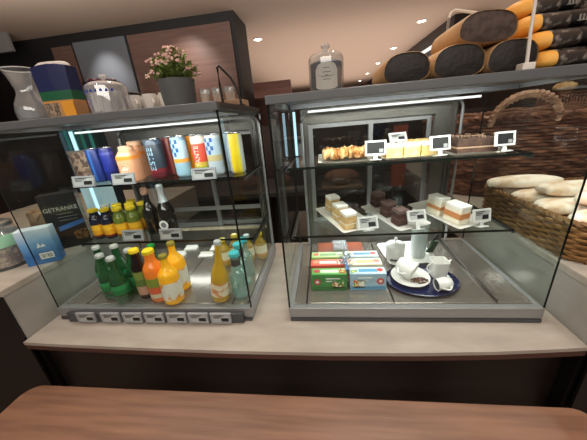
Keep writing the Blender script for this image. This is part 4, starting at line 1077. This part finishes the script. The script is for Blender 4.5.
# big dark basket
t = thing('wicker_basket', 'big dark brown wicker basket with arched handle behind the ciabatta', 'basket', (1.09, 1.66, RZ_R))
n = 150
ol = [(.44*math.cos(2*PI*k/n), .30*math.sin(2*PI*k/n), math.cos(2*PI*k/n), math.sin(2*PI*k/n)) for k in range(n)]
mb = MB(); weave(mb, ol, .01, .378, 24, .0085, 62, 1.12); mb.build('woven_wall', WICKD, t, True)
mb = MB(); arc_outline([(x*.985, y*.985) for x, y, *_ in ol], .001, .01, mb); mb.build('base', WICKD, t)
mb = MB(); rope(mb, [(x*1.125, y*1.125, .388) for x, y, *_ in ol+ol[:1]], .016, 40); mb.build('rim', WICKD, t, True)
mb = MB(); rope(mb, [(-.205+.135*math.cos(PI*k/40), -.335, .372+.108*math.sin(PI*k/40)) for k in range(41)], .016, 11); mb.build('handle', pm('lighter_wicker', '#8a6350', .5, noise=('#b8937a', 30)), t, True)
mb = MB()
for k in range(60):
    a = random.uniform(0, 2*PI); q = random.uniform(.0, .42); z = .36+random.uniform(0, .05)
    mb.tube([(q*math.cos(a)-.12, q*.68*math.sin(a)+.03, z), (q*math.cos(a), q*.68*math.sin(a), z+.014), (q*math.cos(a)+.12, q*.68*math.sin(a)-.03, z-.006)], .005, 5)
mb.build('loose_canes', pm('loose_cane', '#5a3626', .5, noise=('#8a6048', 20)), t)
# tall brown basket with loaf
t = thing('wicker_basket', 'tall reddish brown upright slatted basket at the far end', 'basket', (1.82, 2.28, RZ_R))
ol = outline_rr(.34, .24, .03, 120)
mb = MB()
for i in range(0, 120, 2):
    x, y, nx, ny = ol[i]; mb.tube([(x, y, .0), (x*1.03, y*1.03, .47)], .006, 5)
mb.build('upright_slats', pm('red_brown_slat', '#6a3c28', .5, noise=('#8a5640', 20)), t)
mb = MB(); weave(mb, ol, .10, .13, 3, .006, 30); weave(mb, [(x*1.03, y*1.03, a, b_) for x, y, a, b_ in ol], .45, .485, 3, .006, 30); mb.build('bands', WICKD, t, True)
mb = MB(); arc_outline([(x*.97, y*.97) for x, y, *_ in ol], .001, .46, mb); mb.build('lining', pm('basket_lining', '#50301f', .8), t)
o = MB(); o.ball((0, 0, 0), (.075, .05, .034), 3, .003); o = o.build('bread_roll', pm('roll_crust2', '#b88a56', .7, noise=('#e0c08c', 14), bump=(40, .6)), smooth=True, loc=(1.725, 2.26, RZ_R+.520))
tag(o, 'crusty bread roll on top of the tall slatted basket', 'bread')

# ------------------------------------------------------------------ kitchen things behind the cases
t = thing('coffee_machine', 'dark steel coffee machine behind the cake case', 'machine', (-.22, 2.25, 1.0))
MB().bb(-.16, .16, -.16, .16, .02, .40).build('housing', pm('machine_dark', '#2a2a2c', .35, .5), t, bevel=.01)
MB().bb(-.14, .14, -.168, -.160, .26, .37).build('control_panel', pm('machine_panel', '#4c4d50', .3, .6), t)
for x in (-.07, .07): MB().lathe([(.030, 0), (.032, .01), (.024, .03), (0, .03)], (x, -.15, .20), 16).build('group_head', ALU, t, True)
MB().bb(-.13, .13, -.26, -.12, .0, .03).build('drip_tray', ALUD, t)
MB().lathe([(0, 0), (.045, 0), (.045, .006), (0, .008)], (.05, -.168, .315), 24, (PI/2, 0, 0), cap=False).build('dial', pm('dial_grey', '#8d9096', .3, .4), t)
t = thing('bread_loaf', 'brown round loaf on the workbench behind the strudel', 'bread', (.14, 2.14, 1.0006))
t2 = MB(); 
for k in range(3): t2.ball((-.02+.02*k, 0, .074), (.12, .075, .06), 3, .003)
t2.build('crust', pm('dark_crust', '#5a3a28', .7, noise=('#7a5640', 14)), t, True)
MB().bb(-.16, .16, -.10, .10, 0, .012).build('board', pm('cutting_board', '#6d5a48', .6), t)
t = thing('grinder', 'blue and steel grinder on the workbench behind the cream slices', 'machine', (.42, 2.22, 1.0))
MB().bb(-.06, .06, -.07, .07, 0, .30).build('housing', pm('grinder_steel', '#55585c', .3, .7), t, bevel=.01)
MB().lathe([(.045, .30), (.085, .42), (.085, .47), (0, .475)], seg=20).build('hopper', tint_glass('blue_hopper', '#3a5a8a', '#22385a', .5, .1), t, True)
t = thing('carton', 'small red brown carton on the workbench behind the chocolate cake', 'carton', (.56, 2.06, 1.0))
MB().bb(-.045, .045, -.03, .03, 0, .44).build('box', pm('red_brown_carton', '#9a4a30', .5), t)
MB().bb(-.046, .046, -.031, .031, .44, .446).build('lid', DARK, t)

# ------------------------------------------------------------------ lights
def area(name, loc, size, sy, energy, rot=(0, 0, 0), col=(1, 1, 1)):
    l = bpy.data.lights.new(name, 'AREA'); l.shape = 'RECTANGLE'; l.size = size; l.size_y = sy; l.energy = energy; l.color = col
    o = bpy.data.objects.new(name, l); COL.objects.link(o); o.location = loc; o.rotation_euler = rot
    return o
def spot(name, loc, energy, ang, target=None, blend=.6, rad=.05, col=(1, .92, .84)):
    l = bpy.data.lights.new(name, 'SPOT'); l.energy = energy; l.spot_size = math.radians(ang); l.spot_blend = blend; l.shadow_soft_size = rad; l.color = col
    o = bpy.data.objects.new(name, l); COL.objects.link(o); o.location = loc
    if target: o.rotation_euler = (Vector(target)-Vector(loc)).to_track_quat('-Z', 'Y').to_euler()
    return o
for x0, x1 in ((LX0, LX1), (RX0, RX1)):
    k_ = 2.5 if x0 < -.5 else 4.0
    area('case_light', ((x0+x1)/2, .80, CZ+H-.030), x1-x0-.10, .03, k_, (math.radians(18), 0, 0), col=(1, .97, .93))
area('under_shelf_fill', ((RX0+RX1)/2, 1.10, M_R-.02), .6, .03, 1.7, (math.radians(-12), 0, 0))  # added fills under the lower shelves, brighten the case floors; no strip modelled
area('under_shelf_fill', ((LX0+LX1)/2, 1.10, M_L-.02), .6, .03, .6, (math.radians(-12), 0, 0))
for x, y, lb in spots[:4]: spot('downlight', (x, y, 2.66), 60, 120)
for x, y in ((-.9, 1.4), (.35, 1.45), (1.47, 1.5), (-.9, .05), (.40, -.1), (1.47, 0)): spot('downlight', (x, y, 2.66), 22, 95)
spot('downlight', (1.0, 1.0, 2.66), 30, 40)  # extra spot added to brighten the bread basket, no fixture above it
spot('wall_washer', (-2.52, 2.95, 2.66), 34, 62, (-2.52, 3.37, 2.1), 1, .03, (1, .97, .95))
spot('wall_washer', (-1.5, 2.85, 2.66), 40, 78, (-1.5, 3.37, 2.0), 1, .03, (1, .88, .80))
w = bpy.data.worlds.new('World'); bpy.context.scene.world = w; w.use_nodes = True
bg = w.node_tree.nodes['Background']; bg.inputs[0].default_value = lin('#d8c4b4'); bg.inputs[1].default_value = .22
area('ceiling_fill', (-1.2, 1.2, 1.95), 3.8, 1.8, 110, (PI, 0, 0), (1, .98, .95))  # added upward fill that brightens the ceiling, there is no cove
area('ceiling_fill', (1.0, 1.0, 1.98), 3.0, 3.0, 26, (PI, 0, 0), (1, .90, .82))  # another added upward fill, no lamp stands here
area('front_fill', (0, -1.3, 2.6), 3, .8, 46, (math.radians(50), 0, 0), (1, .93, .86))  # added soft fill behind the camera, brightens the fronts
area('ceiling_fill', (.6, 7.5, 1.9), 4.5, 7, 150, (PI, 0, 0), (1, .87, .78))  # added upward fill for the far ceiling

# ------------------------------------------------------------------ camera
F, PITCH, ROLL, YAW = 261.06, .3651, -.0882, .1323
cy, sy_ = math.cos(YAW), math.sin(YAW)
f = Vector((-sy_*math.cos(PITCH), cy*math.cos(PITCH), -math.sin(PITCH))); r = Vector((cy, sy_, 0)); u = r.cross(f)
r2 = math.cos(ROLL)*r+math.sin(ROLL)*u; u2 = -math.sin(ROLL)*r+math.cos(ROLL)*u
cam = bpy.data.cameras.new('camera'); co = bpy.data.objects.new('camera', cam); COL.objects.link(co)
cam.sensor_width = 36; cam.lens = F/587*36; cam.clip_start = .02
m = Matrix((r2, u2, -f)).transposed().to_4x4(); m.translation = (0, 0, 1.536); co.matrix_world = m
sc = bpy.context.scene; sc.camera = co
sc.view_settings.view_transform = 'Standard'; sc.view_settings.exposure = 0
sc.cycles.transparent_max_bounces = 40; sc.cycles.use_denoising = True; sc.cycles.max_bounces = 8
